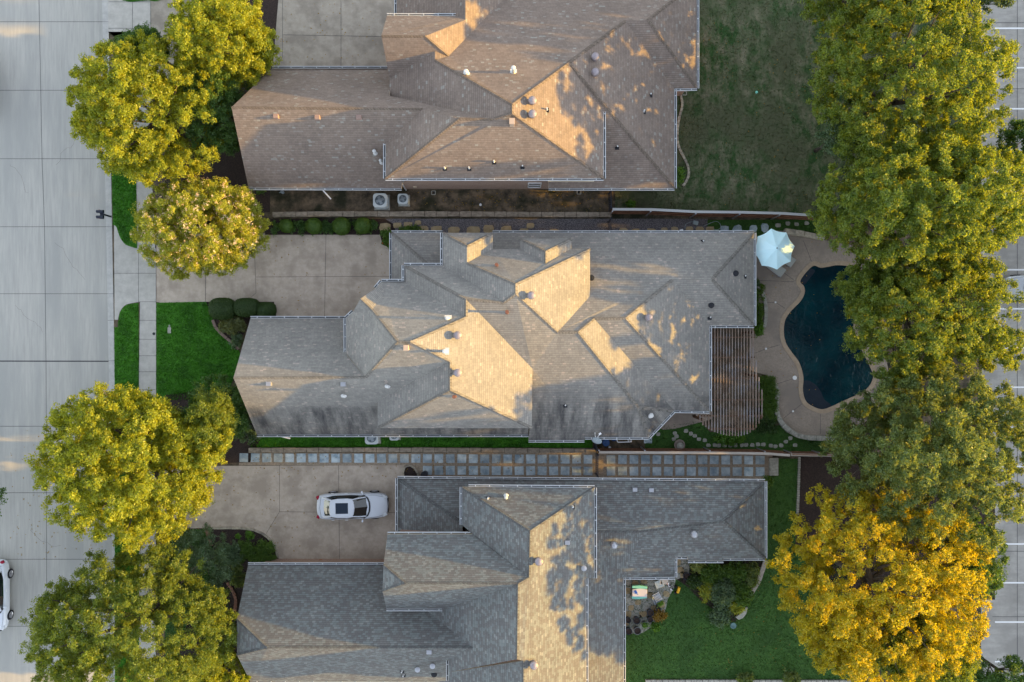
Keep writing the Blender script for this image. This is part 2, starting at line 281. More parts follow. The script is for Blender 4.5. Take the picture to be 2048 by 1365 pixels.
# roof corners (image column, row, height in m) and faces with the side each slopes down to
ROOFS={"A":{"v":{"L1":[501,637,3.02],"L2":[700,637,3.02],"L3":[467,756,7.69],"L4":[514,870,2.98],"R1":[731,755,7.66],"v1":[694,712,6.06],"T1":[795,684,10.24],"T2":[820,684,10.29],"U1":[900,724,8.95],"V1":[755,801,7.0],"sa1":[1057,870,2.98],"sa2":[1057,800,5.98],"sa3":[900,760,7.55],"w1":[692,637,5.8],"w2":[692,711,5.8],"w3":[706,624,6.25],"r0":[721,598,7.48],"r1":[744,620,7.83],"n1":[751,577,6.31],"n2":[763,563,5.69],"n3":[768,590,6.47],"n4":[768,572,7.0],"n5":[808,563,5.63],"x3":[932,599,8.45],"x4":[932,634,8.42],"n6":[808,531,5.71],"n7":[885,531,5.77],"k5":[1007,605,8.49],"y1":[885,466,5.78],"y2":[985,466,5.77],"y3":[934,492,6.94],"y4":[934,526,6.96],"y5":[985,498,5.77],"z1":[1031,568,8.92],"z2":[1031,588,8.88],"z3":[1180,498,5.77],"z4":[1180,599,5.78],"z5":[1115,665,7.28],"d1":[1040,478,5.81],"d2":[1143,478,5.79],"d3":[1091,503,7.09],"d4":[1091,528,7.11],"d5":[1040,498,5.79],"d6":[1143,498,5.77],"e1":[900,781,9.0],"e2":[755,857,5.75],"e3":[1064,857,5.81],"e4":[1065,738,5.87],"e5":[755,801,5.75],"s1":[1057,881,2.93],"s2":[1169,881,2.93],"s3":[1170,875,3.03],"s4":[1297,875,3.02],"s5":[1155,665,7.32],"s5b":[1276,815,4.46],"q1":[1188,637,6.7],"q2":[1348,822,2.96],"q3":[1250,637,6.78],"q4":[1419,823,2.98],"q5":[1419,652,3.02],"q6":[1345,560,4.94],"m1":[1424,559,5.02],"m2":[1508,652,2.99],"m3":[1508,466,2.92],"m4":[783,466,3.0],"h1":[1180,640,7.0],"h2":[900,600,5.93],"h3":[900,466,2.92],"g0":[783,466,3.0],"g1":[783,580,2.97],"g2":[890,560,4.92],"g3":[930,466,3.03],"h1b":[1065,800,4.67]},"f":[[["L1","L3","R1","v1","L2"],"N"],[["L4","sa1","sa2","sa3","U1","T2","T1","R1","L3"],"S"],[["w1","w2","R1","T1","r1","r0","w3"],"W"],[["n2","n3","r1","T1","T2","x4","n5"],"N"],[["r0","r1","n3","n2","n1"],"NE"],[["n6","n5","x4","x3"],"W"],[["n6","x3","k5","n7"],"N"],[["y1","y3","y4","z1","z2","k5","n7"],"W"],[["y1","y2","y3"],"N"],[["y3","y2","y5","y4"],"E"],[["y4","y5","d5","d4","d6","z3","z1"],"N"],[["d1","d2","d3"],"N"],[["d1","d3","d4","d5"],"W"],[["d2","d6","d4","d3"],"E"],[["z1","z3","z4","z5","z2"],"E"],[["T2","U1","e1","e3","e4","x3","x4"],"E"],[["U1","e5","e2","e1"],"W"],[["e2","e3","e1"],"S"],[["x3","e4","h1b","s1","s2","s3","s4","s5b","s5","z5","z2","k5"],"S"],[["s5","s5b","q2","q1"],"E"],[["s5b","s4","q2"],"SE"],[["q1","q2","q4","q3"],"S"],[["q3","q4","q5","q6"],"E"],[["q6","q5","m2","m1"],"S"],[["m1","m2","m3"],"E"],[["h3","m3","m1","q6","q3","q1","s5","z5","h2"],"N"],[["g0","g2","g1"],"W"],[["g0","g3","g2"],"N"]]},"B":{"v":{"a1":[544,137,2.96],"a2":[779,137,2.96],"a3":[463,215,7.96],"a4":[497,376,3.02],"a5":[845,218,7.88],"a6":[803,377,2.99],"a7":[810,300,5.47],"b1":[779,157,5.88],"b2":[779,192,5.85],"b3":[988,239,9.35],"b4":[918,238,9.42],"b5":[1024,228,9.75],"b6":[1024,209,9.77],"b7":[870,120,7.41],"b8":[870,103,7.41],"c1":[771,276,5.86],"c2":[771,357,5.84],"c3":[1207,357,5.83],"c4":[1207,214,5.83],"g1":[774,32,5.75],"g2":[932,32,5.75],"g3":[763,72,8.22],"g4":[850,73,8.22],"g5":[897,113,7.12],"g7":[931,40,6.15],"g8":[931,-25,6.14],"g9":[1030,-25,3.25],"x1":[793,-25,3.04],"x2":[793,40,3.04],"x3":[925,40,7.0],"a2b":[779,157,4.32],"a2c":[779,192,6.58],"p1":[1137,126,7.49],"p2":[1251,42,5.22],"p3":[1296,40,5.25],"p4":[1380,-25,3.25],"p5":[1349,377,2.99],"p6":[1349,178,2.95],"p7":[1394,177,2.94],"p8":[1394,-25,2.94],"k1":[1097,377,3.0],"k2":[1097,320,4.09]},"f":[[["a1","a3","a5","b4","b3","a2c","a2b","a2"],"N"],[["a3","a4","a6","a7","a5"],"S"],[["a5","c1","c2","b4"],"W"],[["b4","c2","c3","b5","b3"],"S"],[["b1","b2","b3","b5","b6","b7","b8"],"W"],[["g1","g3","g4","g7","g2"],"N"],[["g3","b1","b8","g5","g4"],"S"],[["b8","b7","g5"],"E"],[["g4","g5","g9","g8","g7"],"E"],[["x1","x2","g7","g8"],"W"],[["b7","b6","p1","p2","p3","p4","g9","g5"],"N"],[["b6","b5","c3","c4","p1"],"E"],[["p1","k2","k1","p5"],"S"],[["p1","p5","p6","p2"],"E"],[["p2","p6","p7","p3"],"S"],[["p3","p7","p8","p4"],"E"]]},"C":{"v":{"a1":[496,1130,2.9],"a2":[800,1130,2.9],"a3":[474,1237,5.71],"a4":[474,1311,5.94],"a5":[535,1296,7.12],"a6":[945,1296,7.12],"a7":[850,1218,5.13],"a8":[500,1362,3.03],"a9":[897,1364,2.96],"a10":[897,1318,6.0],"g1":[775,1069,6.0],"g2":[945,1069,6.04],"g3":[1058,1155,8.67],"g4":[1036,1168,9.08],"g5":[810,1167,9.06],"g6":[767,1130,7.95],"g7":[765,1183,7.97],"g8":[773,1218,5.83],"g9":[893,1218,5.92],"z1":[924,975,5.7],"z2":[924,1050,5.67],"z3":[1060,1062,8.64],"z4":[1189,975,5.73],"z5":[1189,1157,5.75],"z6":[1172,1157,6.13],"z7":[1172,1400,6.13],"x1":[1034,1319,9.11],"x3":[897,1345,6.01],"x5":[897,1400,5.95],"y1":[1047,1322,8.92],"y2":[1047,1400,8.92],"b1":[795,957,2.7],"b2":[795,1062,3.0],"b3":[1530,963,2.84],"b4":[1530,1117,3.01],"b5":[1447,1117,3.13],"b6":[1447,1121,3.09],"b7":[1376,1121,3.09],"b8":[1376,1114,3.16],"b9":[1350,1114,3.16],"b10":[1350,1155,2.75],"b11":[1247,1155,3.1],"b12":[1247,1400,3.4],"b13":[1447,1042,4.08],"b14":[1285,1062,3.77],"b15":[1160,1062,4.36],"b16":[1140,1155,4.78],"b17":[1140,1400,4.78],"b19":[925,1047,4.17],"b23":[925,1100,4.37],"b24":[795,1074,2.67],"b20":[1300,1062,7.0]},"f":[[["a1","a3","a5","a6","a7","a2"],"N"],[["a3","a4","a5"],"W"],[["a4","a8","a9","a10","a6","a5"],"S"],[["g1","g6","g5","g4","g3","g2"],"N"],[["g6","g7","g5"],"W"],[["g7","g8","g9","g4","g5"],"S"],[["z1","z2","g2","g3","z3"],"W"],[["z1","z3","z4"],"N"],[["z3","z4","z5","z6","z7","y2","y1","x1","g4","g3"],"E"],[["g4","x1","x3","a10","a6","a7","g9"],"W"],[["y1","x3","x5","y2"],"W"],[["b1","b3","b13","b14","b15","b19"],"N"],[["b1","b19","b23","b24"],"W"],[["b3","b4","b13"],"E"],[["b4","b5","b6","b7","b8","b9","b10","b11","b14","b13"],"S"],[["b11","b12","b17","b16","b15","b14"],"E"]]}}
# ---------------------------------------------------------------- ground, street, pavements
def sheet(name,pts,z,m,parent=None,label=None,kind='structure',cat=None,thick=0,world=False):
    mb=MB(); poly=pts if world else pp(pts,z)
    if sum(poly[i][0]*poly[(i+1)%len(poly)][1]-poly[(i+1)%len(poly)][0]*poly[i][1] for i in range(len(poly)))<0: poly=poly[::-1]
    if thick: mb.prism(poly,z-thick,z)
    else: mb.quad(*[(x,y,z) for x,y in poly])
    o=mb.build(name,m,parent)
    # ngons: triangulate for safe concave fill
    bm=bmesh.new(); bm.from_mesh(o.data); bmesh.ops.triangulate(bm,faces=[f for f in bm.faces if len(f.verts)>4]); bm.to_mesh(o.data); bm.free()
    return tag(o,label,cat,kind=kind)
mb=MB(); mb.quad((-900,-900,-.16),(900,-900,-.16),(900,900,-.16),(-900,900,-.16)); tag(mb.build('ground',M['soil']),kind='structure')
def edge(y): return 204+ (y/722)*13.0          # kerb face, in the photograph's pixels
sheet('street',[(-420,-150),(edge(-150)+2,-150),(edge(1500)+2,1500),(-420,1500)],-.11,M['street'])
sheet('yard_ground',[(edge(-150)+9,-150),(1962,-150),(1962,1500),(edge(1500)+9,1500)],0.0,M['soil'],thick=.14)
mb=MB(); mb.prism(pp([(edge(-150),-150),(edge(-150)+12,-150),(edge(1500)+12,1500),(edge(1500),1500)],.02),-.13,.02); tag(mb.build('kerb',M['kerb'],bevel=.02),kind='structure')
def lines(name,segs,z,w,m):
    mb=MB()
    for s in segs:
        p=[tuple(P(x,y,z))[:2] for x,y in s]
        L,Rr=strip(p,w)
        for i in range(len(p)-1): mb.quad((*Rr[i],z),(*Rr[i+1],z),(*L[i+1],z),(*L[i],z))
    return tag(mb.build(name,m),kind='structure')
vj=[(76,-150),(78,0),(84,318),(89,454),(92,722),(93,990),(94,1500)]
lines('street_joints',[vj]+[[(-420,y),(edge(y),y)] for y in (-90,44,181,318,454,588,853,986,1119,1253,1387)],-.106,.026,M['joint'])
lines('street_wide_joint',[[(-420,722),(edge(722),723)]],-.105,.075,M['joint'])
lines('kerb_joints',[[(edge(y),y),(edge(y)+12,y)] for y in (44,181,318,454,588,641,722,853,986,1119)],.025,.02,M['joint'])
# street hardware
rc=random.Random(12)
for (x0,y0,dx,dy,n) in ((30,610,9,7,9),(150,270,-6,9,8),(100,900,8,-5,7),(20,330,7,9,8),(170,560,-7,-8,9),(60,1060,9,3,8)):
    pl=[(x0,y0)]
    for k in range(n): pl.append((pl[-1][0]+dx*rc.uniform(.3,1.4),pl[-1][1]+dy*rc.uniform(.2,1.5)+rc.uniform(-5,5)))
    lines('street_crack',[pl],-.1045,.012,M['jointlight'])
# driveways and walks
sheet('driveway',[(302,-150),(302,60),(302,200),(470,200),(548,138),(560,160),(800,160),(800,-150)],.012,M['drive2'])
sheet('sidewalk',[(edge(0)+12,-20),(301,-20),(301,64),(265,100),(268,345),(272,497),(280,604),(278,745),(276,1500),(311,1500),(312,745),(312,604),(310,470),(303,345),(300,64),(edge(0)+12,64)],.016,M['walk'])
sheet('driveway',smoothpts([(312,455),(400,452),(470,462),(540,468)],n=4)+[(790,468),(790,640),(500,640),(312,604)],.012,M['drive'])
sheet('driveway_apron',[(229,604)]+[(229,640)]+smoothpts([(236,640),(240,624),(252,610),(277,604.5)],n=5)+[(312,604.5),(312,497),(277,497.5)]+smoothpts([(274,497.5),(252,490),(240,475),(232,452),(229,450)],n=5)+[(228,450)],.020,M['walk'])
sheet('driveway',[(312,933),(480,932),(808,931),(808,960),(800,1130),(560,1130),(556,1112),(553,1098),(545,1083),(520,1064),(490,1057),(312,1057)],.012,M['drive'])
sheet('driveway_apron',[(229,915),(312,930),(312,1057),(229,1070)],.020,M['walk'])
lines('paving_joints',[[(265,-20),(265,100)],[(217,57),(300,57)],[(217,4),(300,4)],
  [(277,497),(277,604)],[(312,470),(312,605)],[(229,547),(312,547)],[(277,604),(312,604)],
  [(278,641),(312,641)],[(278,679),(312,679)],[(278,712),(312,712)],[(278,744),(312,744)],[(276,780),(311,780)],
  [(411,520),(411,604)]],.024,.022,M['joint'])
lines('driveway_joints',[[(565,-20),(565,115),(547,138)],[(682,-20),(682,150)],[(565,70),(790,74)],
  [(507,455),(509,505),(511,555),(512,586),(500,597)],[(652,468),(649,638)],[(512,554.5),(790,553)],
  [(559,931),(559,1024),(532,1068)],[(677,931),(679,1124)],[(559,1024),(800,1026)]],.022,.02,M['joint'])
sheet('service_walk',[(560,1121),(800,1122),(800,1140),(560,1140)],.03,M['walk'])
# lawns (real short blades are added on top further down)
LAWN=[]
def lawn(pts,m='lawn',z=.03): LAWN.append((pts,z)); return sheet('lawn',pts,z,M[m],thick=.04)
lawn([(edge(345)+13,330),(272,330),(274,495)]+smoothpts([(274,497),(252,490),(240,475),(233,455),(226,450)],n=5))
lawn([(229,655),(236,655)]+smoothpts([(236,650),(240,626),(252,611),(277,606)],n=5)+[(278,1500),(230,1500)])
lawn([(313,606),(415,604),(430,640)]+smoothpts([(427,640),(433,657),(448,672),(465,687),(478,702),(482,725),(470,750),(460,775)],n=4)+[(450,800),(313,800)])
lawn([(497,873),(1185,873),(1185,896),(497,896)])
lawn([(235,-60),(300,-60),(330,-60),(360,-20),(340,-4),(310,3),(296,1),(262,4),(245,1),(238,-6)])
lawn([(330,1059),(412,1059),(425,1092),(440,1150),(470,1230),(470,1420),(330,1420)],'lawn2')
lawn([(1396,-150),(1960,-150),(1960,430),(1640,430),(1230,417),(1230,378),(1352,378),(1352,182),(1396,182)],'dry',.02)
lawn([(1247,1121),(1500,1121),(1530,1110),(1533,960),(1555,918),(1597,918),(1596,1000),(1590,1090),(1700,1130),(1750,1500),(1247,1500)],'lawn2')
lawn([(1290,868),(1330,850),(1400,842),(1420,865),(1520,860),(1560,850),(1600,878),(1650,880),(1650,903),(1550,903),(1290,897)],'lawn2',.026)
lawn([(1415,440),(1640,440),(1660,470),(1600,462),(1540,464),(1508,480),(1508,466),(1415,466)],'lawn2',.026)
# soil areas
sheet('side_yard',[(500,372),(1226,372),(1226,428),(500,428)],.010,M['soil'])
sheet('planting_bed',[(530,438),(770,438),(790,450),(790,500),(765,490),(760,470),(530,470)],.018,M['mulch'])
sheet('planting_bed',[(412,604),(548,604),(553,637),(500,645),(470,700),(478,700),(465,685),(448,670),(433,655),(425,638)],.034,M['mulch'])
sheet('planting_bed',smoothpts([(414,1058),(450,1058),(490,1059),(519,1066),(543,1085),(551,1100),(554,1116)],n=4)+[(500,1135),(480,1230),(440,1230),(424,1092)],.035,M['mulch'])
sheet('planting_bed',[(330,790),(500,770),(520,880),(500,925),(330,930)],.036,M['mulch'])
sheet('planting_bed',[(380,1220),(500,1220),(520,1420),(330,1420)],.037,M['mulch'])
sheet('planting_bed',[(440,-40),(560,-40),(545,140),(480,240),(500,372),(540,380),(540,425),(330,425),(330,200)],.018,M['mulch'])
sheet('mulch_bed',[(1601,913),(1990,913),(1990,1200),(1700,1200),(1590,1100),(1596,1030)],.031,M['mulch'])
sheet('mulch_bed',[(1530,-60),(1990,-60),(1990,440),(1720,440),(1690,300),(1680,180),(1700,60)],.027,M['mulch']) if False else None
sheet('gravel',[(752,438),(1415,438),(1415,468),(780,468),(765,455)],.016,M['gravel'])
sheet('service_yard',[(1186,872),(1300,872),(1300,900),(1186,900)],.020,M['soil'])
sheet('planting_bed',[(1350,1114),(1532,1116),(1520,1160),(1490,1215),(1470,1245),(1440,1230),(1400,1200),(1370,1170),(1350,1158)],.038,M['mulch'])
sheet('paver_bed',[(478,906),(1545,906),(1545,952),(1530,975),(808,975),(808,931),(478,931)],.018,M['paver_bed'])
# back patio of the bottom house
sheet('patio',smoothpts([(1245,1155),(1352,1155),(1349,1174),(1336,1198),(1330,1225),(1310,1250),(1285,1266),(1245,1270)],n=1),.040,M['stonegrey'])
sheet('patio',[(1348,1110),(1380,1110),(1378,1150),(1352,1160),(1348,1160)],.041,M['stonegrey'])
sheet('patio',smoothpts([(1348,822),(1425,822),(1425,838),(1390,848),(1350,858),(1325,860),(1312,852)],n=1),.042,M['deck'])
# parking lot
sheet('parking_lot',[(1962,-150),(2700,-150),(2700,1500),(1962,1500)],.02,M['lot'],thick=.18)
lines('parking_lines',[[(1990,y),(2130,y)] for y in (-21,57,136,218,300,383,462,540,618,696,775,855,933,1011,1088.5,1166,1244.6,1323.8)],.026,.11,M['white'])
lines('lot_joints',[[(2034.6,-150),(2034.6,1500)]]+[[(1985,y),(2300,y)] for y in (46,178,312,446,580,714,848,976,1103,1234,1370)],.025,.03,M['joint'])
# ---------------------------------------------------------------- pool, deck, coping
deck=smoothpts([(1508,478),(1545,462),(1580,462),(1612,475),(1645,480),(1700,490),(1750,520),(1775,600),(1770,700),(1780,770),(1750,830),(1700,865),(1641,877),(1600,872),(1572,860),(1556,840),(1549,815),(1553,790),(1543,765),(1532,750),(1510,745),(1500,740)],n=1)
WAT=smoothpts([(1600,562.4),(1614,542.6),(1627.5,532),(1641,536),(1656,534),(1676,531),(1702,535),(1722,552),(1730,578),(1725.7,601),(1710,636),(1707,663),(1722,699),(1740,735),(1745,758),(1728,782),(1686,802),(1663,813),(1644,818.7),(1625,813),(1611,802),(1605,781),(1606,754),(1598,726),(1583,705),(1571,686),(1567,663),(1570,640),(1582,622),(1599.7,604),(1608.5,587),(1607,573)],closed=True,n=5)
wat=pp(WAT,0)
def offset(poly,d):
    out=[];N=len(poly);s=sum(poly[i][0]*poly[(i+1)%N][1]-poly[(i+1)%N][0]*poly[i][1] for i in range(N));sg=1 if s>0 else -1
    for i in range(N):
        a=Vector(poly[i-1]);b=Vector(poly[(i+1)%N]);t=(b-a).normalized();out.append((poly[i][0]+t.y*d*sg,poly[i][1]-t.x*d*sg))
    return out
cop=offset(wat,.30)
dk=pp(deck,0)
# deck with the basin cut out: bridge the outer outline to the coping outline
def holed(name,outer,inner,z,m):
    bm=bmesh.new(); ov=[bm.verts.new((x,y,z)) for x,y in outer]; iv=[bm.verts.new((x,y,z)) for x,y in inner]
    es=[bm.edges.new((l[i],l[(i+1)%len(l)])) for l in (ov,iv) for i in range(len(l))]
    bmesh.ops.triangle_fill(bm,use_beauty=True,use_dissolve=False,edges=es)
    for f in bm.faces:
        if f.normal.z<0: f.normal_flip()
    me=bpy.data.meshes.new(name); bm.to_mesh(me); bm.free(); return link(name,me,m)
tag(holed('pool_deck',dk,offset(wat,.15),.045,M['deck']),kind='structure')
pool=thing('swimming_pool',P(1650,680,0),'kidney shaped pool of dark blue water with a tan stone rim','pool')
mb=MB(); n=len(wat)
for i in range(n):
    j=(i+1)%n; a,b,c,d=wat[i],wat[j],cop[j],cop[i]
    mb.quad((*a,.075),(*d,.075),(*c,.075),(*b,.075)) if False else mb.quad((*a,.075),(*b,.075),(*c,.075),(*d,.075))
    mb.quad((*d,.075),(*c,.075),(*c,.02),(*d,.02)); mb.quad((*b,.075),(*a,.075),(*a,-.05),(*b,-.05))
o=mb.build('coping',M['coping'],pool)
bm=bmesh.new(); bm.from_mesh(o.data); bmesh.ops.recalc_face_normals(bm,faces=bm.faces); bm.to_mesh(o.data); bm.free()
wm=bpy.data.materials.new('pool_water'); wm.use_nodes=True; t=wm.node_tree; b=t.nodes['Principled BSDF']; b.inputs['Base Color'].default_value=(.003,.020,.034,1); b.inputs['Roughness'].default_value=.04; b.inputs['IOR'].default_value=1.33; b.inputs['Specular IOR Level'].default_value=.5
g=t.nodes.new('ShaderNodeNewGeometry'); nz=t.nodes.new('ShaderNodeTexNoise'); nz.inputs['Scale'].default_value=2.4; nz.inputs['Detail'].default_value=7; nz.inputs['Distortion'].default_value=1.2; t.links.new(g.outputs['Position'],nz.inputs['Vector'])
bp=t.nodes.new('ShaderNodeBump'); bp.inputs['Strength'].default_value=.7; bp.inputs['Distance'].default_value=.10; t.links.new(nz.outputs[0],bp.inputs['Height']); t.links.new(bp.outputs[0],b.inputs['Normal'])
r_=t.nodes.new('ShaderNodeValToRGB'); r_.color_ramp.elements[0].position=.35; r_.color_ramp.elements[0].color=(.002,.016,.026,1); r_.color_ramp.elements[1].position=.75; r_.color_ramp.elements[1].color=(.004,.040,.052,1); n4=t.nodes.new('ShaderNodeTexNoise'); n4.inputs['Scale'].default_value=.5; t.links.new(g.outputs['Position'],n4.inputs['Vector']); t.links.new(n4.outputs[0],r_.inputs[0]); t.links.new(r_.outputs[0],b.inputs['Base Color'])
mb=MB(); mb.quad(*[(x,y,.03) for x,y in (wat if sum(wat[i][0]*wat[(i+1)%n][1]-wat[(i+1)%n][0]*wat[i][1] for i in range(n))>0 else wat[::-1])]); o=mb.build('water',wm,pool)
bm=bmesh.new(); bm.from_mesh(o.data); bmesh.ops.triangulate(bm,faces=bm.faces); bm.to_mesh(o.data); bm.free()
M['ledgeblue']=mat('sun_shelf_plaster',(.022,.030,.045),rough=.12,spec=.5,var=(.028,.038,.055),nscale=2)
mb=MB(); sh=pp(smoothpts([(1606,763),(1618,762),(1632,771),(1642,785),(1648,799),(1663,812.5),(1644,818.2),(1625,812.6),(1611.5,801.5),(1605.4,781)],n=3,closed=True),0)
mb.prism(sh,.0,.034); mb.build('sun_shelf',M['ledgeblue'],pool)
mb=MB(); sh=pp(smoothpts([(1601,562),(1614,544),(1622,538),(1630,543),(1620,556),(1608,570)],n=3,closed=True),0); mb.prism(sh,.0,.034); mb.build('entry_step',M['ledgeblue'],pool)
lines('deck_joints',[[(1607,482),(1623,523)],[(1512,561),(1588,564)],[(1532,606),(1551,605),(1570,617)],[(1510,707),(1532,698),(1560,690)],[(1552,769),(1586,758),(1597,755)],[(1567,837),(1604,808)],[(1641,829),(1641,868)],[(1560,540),(1588,561)]],.050,.02,M['joint'])
for i,(x,y,r) in enumerate([(1551,605,.07),(1532,698,.075),(1589.5,756,.15),(1586,823,.07)]):
    p=P(x,y,.05); mb=MB(); mb.lathe((p.x,p.y,.045),[(r,0),(r,.02),(r*.9,.03),(r*.25,.034)],20)
    lab=['small round white drain cover on the deck near the loungers','small round white drain cover beside the pergola','large round white skimmer lid against the pool rim','small round white drain cover at the south end of the deck'][i]
    tag(mb.build('drain_cover',M['white'],loc=(p.x,p.y,.045),smooth=False),lab,'drain cover','round covers in the pool deck')
def stonewall(name,pts,w,h,label,cat,m,seg=.75,group=None,nsm=5):
    """low wall or border of separate blocks along a curve"""
    w2=pp(smoothpts(pts,n=nsm),0); rnd=random.Random(len(pts)*7+int(pts[0][0]))
    t=MB(); acc=[];d=0
    # resample
    q=[Vector(w2[0])];L=[0]
    for a,b in zip(w2[:-1],w2[1:]): L.append(L[-1]+(Vector(b)-Vector(a)).length)
    tot=L[-1];n=max(2,int(tot/seg))
    def at(s):
        for i in range(len(w2)-1):
            if s<=L[i+1] or i==len(w2)-2:
                k=(s-L[i])/max(L[i+1]-L[i],1e-6); return Vector(w2[i]).lerp(Vector(w2[i+1]),k)
    for i in range(n):
        s0,s1=tot*i/n+.012,tot*(i+1)/n-.012; a,b=at(s0),at(s1); hh=h*rnd.uniform(.93,1.05); ww=w*rnd.uniform(.92,1.08)
        t.bar((a.x,a.y,hh/2),(b.x,b.y,hh/2),ww,hh)
    o=t.build(name,m,bevel=.012); return tag(o,label,cat,group)
stonewall('stone_bench',[(1566,464),(1580,460),(1593,462),(1608,472),(1622,476),(1645,478)],.38,.45,'curved stone seat wall of big blocks north of the pool','seat wall',M['stone'],1.1)
stonewall('stone_wall',[(1543,765),(1552,779),(1550,800),(1549,818),(1555,838),(1568,854),(1585,867),(1605,874),(1641,876),(1665,877)],.32,.42,'low curved wall of weathered white stone around the south end of the deck','stone wall',M['stonegrey'],.6)
stonewall('stone_wall',[(1513,572),(1522,583),(1528,602),(1530,625),(1529,645),(1526,655)],.26,.3,'low curved stone wall edging the bed beside the middle house','stone wall',M['stonegrey'],.5)
stonewall('stone_edging',[(1361,192),(1364,212),(1357,240),(1354,270),(1356,292),(1365,312),(1374,330),(1377,347),(1373,362),(1365,373)],.17,.14,'winding tan stone edging along the top house back wall','edging',M['stone'],.28)
stonewall('stone_edging',[(1598,914),(1597,950),(1596,985),(1594,1030)],.17,.13,'straight grey stone edging between lawn and black mulch','edging',M['stonegrey'],.16)
stonewall('stone_edging',[(418,1056.5),(450,1056),(490,1057),(520,1064),(545,1083),(553,1098),(556,1115)],.15,.14,'curved tan stone edging round the front bed of the bottom house','edging',M['stone'],.5)
stonewall('brick_edging',[(413,1058),(417,1070),(421,1082),(424,1092)],.24,.1,'short strip of red brick edging between bottom lawn and bed','edging',M['brickedge'],.09)
stonewall('brick_edging',[(426,640),(433,657),(448,672),(465,686),(478,699)],.20,.1,'curved brown brick edging of the middle front lawn','edging',mat('brown_edging',(.16,.11,.09),var=(.24,.18,.15),nscale=4),.5)
stonewall('brick_edging',[(455,1165),(466,1182),(472,1200),(470,1222)],.2,.1,'curved red brick edging by the west wall of the bottom house','edging',M['brickedge'],.2)
stonewall('stone_edging',[(807,955),(807,938),(815,931),(826,933),(834,943),(839,957)],.14,.14,'small horseshoe of pale stones at the corner of the bottom house','edging',M['stone'],.35)
sheet('planting_bed',[(808,957),(808,938),(815,932),(826,934),(834,944),(838,957)],.03,M['mulch'])
stonewall('timber_edging',[(1531,1120),(1524,1140),(1515,1165),(1504,1185),(1494,1198)],.30,.15,'curved pale timber edging beside the shrub bed','edging',M['wood'],2)
stonewall('block_wall',[(548,431),(700,430),(900,430),(1100,431),(1222,431)],.36,.40,'long old block retaining wall between the top and middle houses','retaining wall',M['ledge'],.8)
stonewall('block_wall',[(500,900),(760,899),(1000,900),(1194,901)],.32,.35,'long old block retaining wall beside the blue paver path','retaining wall',M['ledge'],.8)
stonewall('stone_edging',[(1290,1362),(1450,1362),(1700,1363)],.25,.2,'straight pale stone edging at the bottom of the back lawn','edging',M['stonegrey'],.4)
mb=MB(); p=P(1546,933); mb.box((p.x,p.y,.12),(.62,1.25,.24)); tag(mb.build('stone_step',M['stonegrey'],loc=tuple(P(1546,933)),bevel=.02),'rough stone step at the east end of the paver path','step')
# ---------------------------------------------------------------- stepping pavers and flagstones
rnd=random.Random(4)
pm=None
def paver(x,y,row):
    global pm
    p=P(x,y,0)
    if pm is None:
        mb=MB(); mb.box((0,0,.025),(.62,.62,.05)); o=mb.build('stepping_paver',M['paver'],loc=(0,0,0),bevel=.01); pm=o
        SC.collection.objects.unlink(o)
    o=pm.copy(); SC.collection.objects.link(o); o.location=(p.x,p.y,.016); o.rotation_euler=(0,0,rnd.uniform(-.035,.035)); o.scale=(rnd.uniform(.96,1.03),rnd.uniform(.97,1.03),1)
    tag(o,row,'paver','square pavers of the path between the lower houses')
for i in range(46):
    x=488+i*22.93
    if abs(x-1197)<5: continue
    paver(x,915.6+(x-488)*.0046,'square blue grey paver in the northern row of the stepping path')
for i in range(16,46):
    x=488+i*22.93
    if abs(x-1197)<5: continue
    paver(x,941+(x-855)*.0038,'square blue grey paver in the southern row nearest the bottom house')
def stone(x,y,rx,ry,m,label,group,h=.05,z0=.015,seed=None):
    r=random.Random(seed if seed is not None else int(x*13+y*7)); k=7; poly=[]; a0=r.uniform(0,1)
    c=P(x,y,0)
    for i in range(k):
        a=a0+2*math.pi*i/k; s=r.uniform(.82,1.12); q=abs(math.cos(a))**.6*(1 if math.cos(a)>0 else -1); w=abs(math.sin(a))**.6*(1 if math.sin(a)>0 else -1)
        poly.append((c.x+q*rx*s/28.4,c.y+w*ry*s/28.4))
    mb=MB(); mb.prism(poly,z0,z0+h); return tag(mb.build('flagstone',m,loc=(c.x,c.y,z0),bevel=.01),label,'flagstone',group)
for x,y,a,b in [(770,455,11,8),(794,451,9,6),(816,450,9,6),(836,446,7,5),(848,460,10,8),(873,460,12,8),(908,461,13,8),(947,461,14,8),(977,459,12,8),(1012,460,12,9),(1048,463,10,6),(1061,452,9,6)]:
    stone(x,y,a,b,M['flag'],'tan flagstone in the gravel north of the middle house, near its garage end','flagstones in the gravel strip')
for x,y,a,b in [(1109,464,11,6),(1246,463,9,7),(1271,463,10,6),(1303,463,10,6),(1329,461,7,6),(1349,459,8,5),(1378,460,8,7),(1400,460,9,7),(1420,460,9,7)]:
    stone(x,y,a,b,M['flag'],'tan flagstone in the gravel north of the middle house, near its back corner','flagstones in the gravel strip')
for x,y,a,b in [(1449,459,9,8),(1474,458,9,8),(1506,458,8,8),(1529,456,8,9)]:
    stone(x,y,a,b,M['paver'],'square grey stepping stone in grass near the parasol','stepping stones by the parasol')
for x,y,a,b in [(1556,451,6,4.5),(1575,448,5,4),(1593,449,5,4),(1613,447,5,4)]:
    stone(x,y,a,b,M['flaggrey'],'small pale stone in grass behind the seat wall','small stones behind the seat wall')
for x,y in [(745,185),(870,178),(882,200),(864,222),(955,160),(992,180),(1022,198),(1054,222),(1098,230)]:
    stone(1120+x/3.793,820+y/3.793,4.6,4,M['flaggrey'],'small pale stepping stone in the grass west of the pergola end','small stepping stones around the pergola')
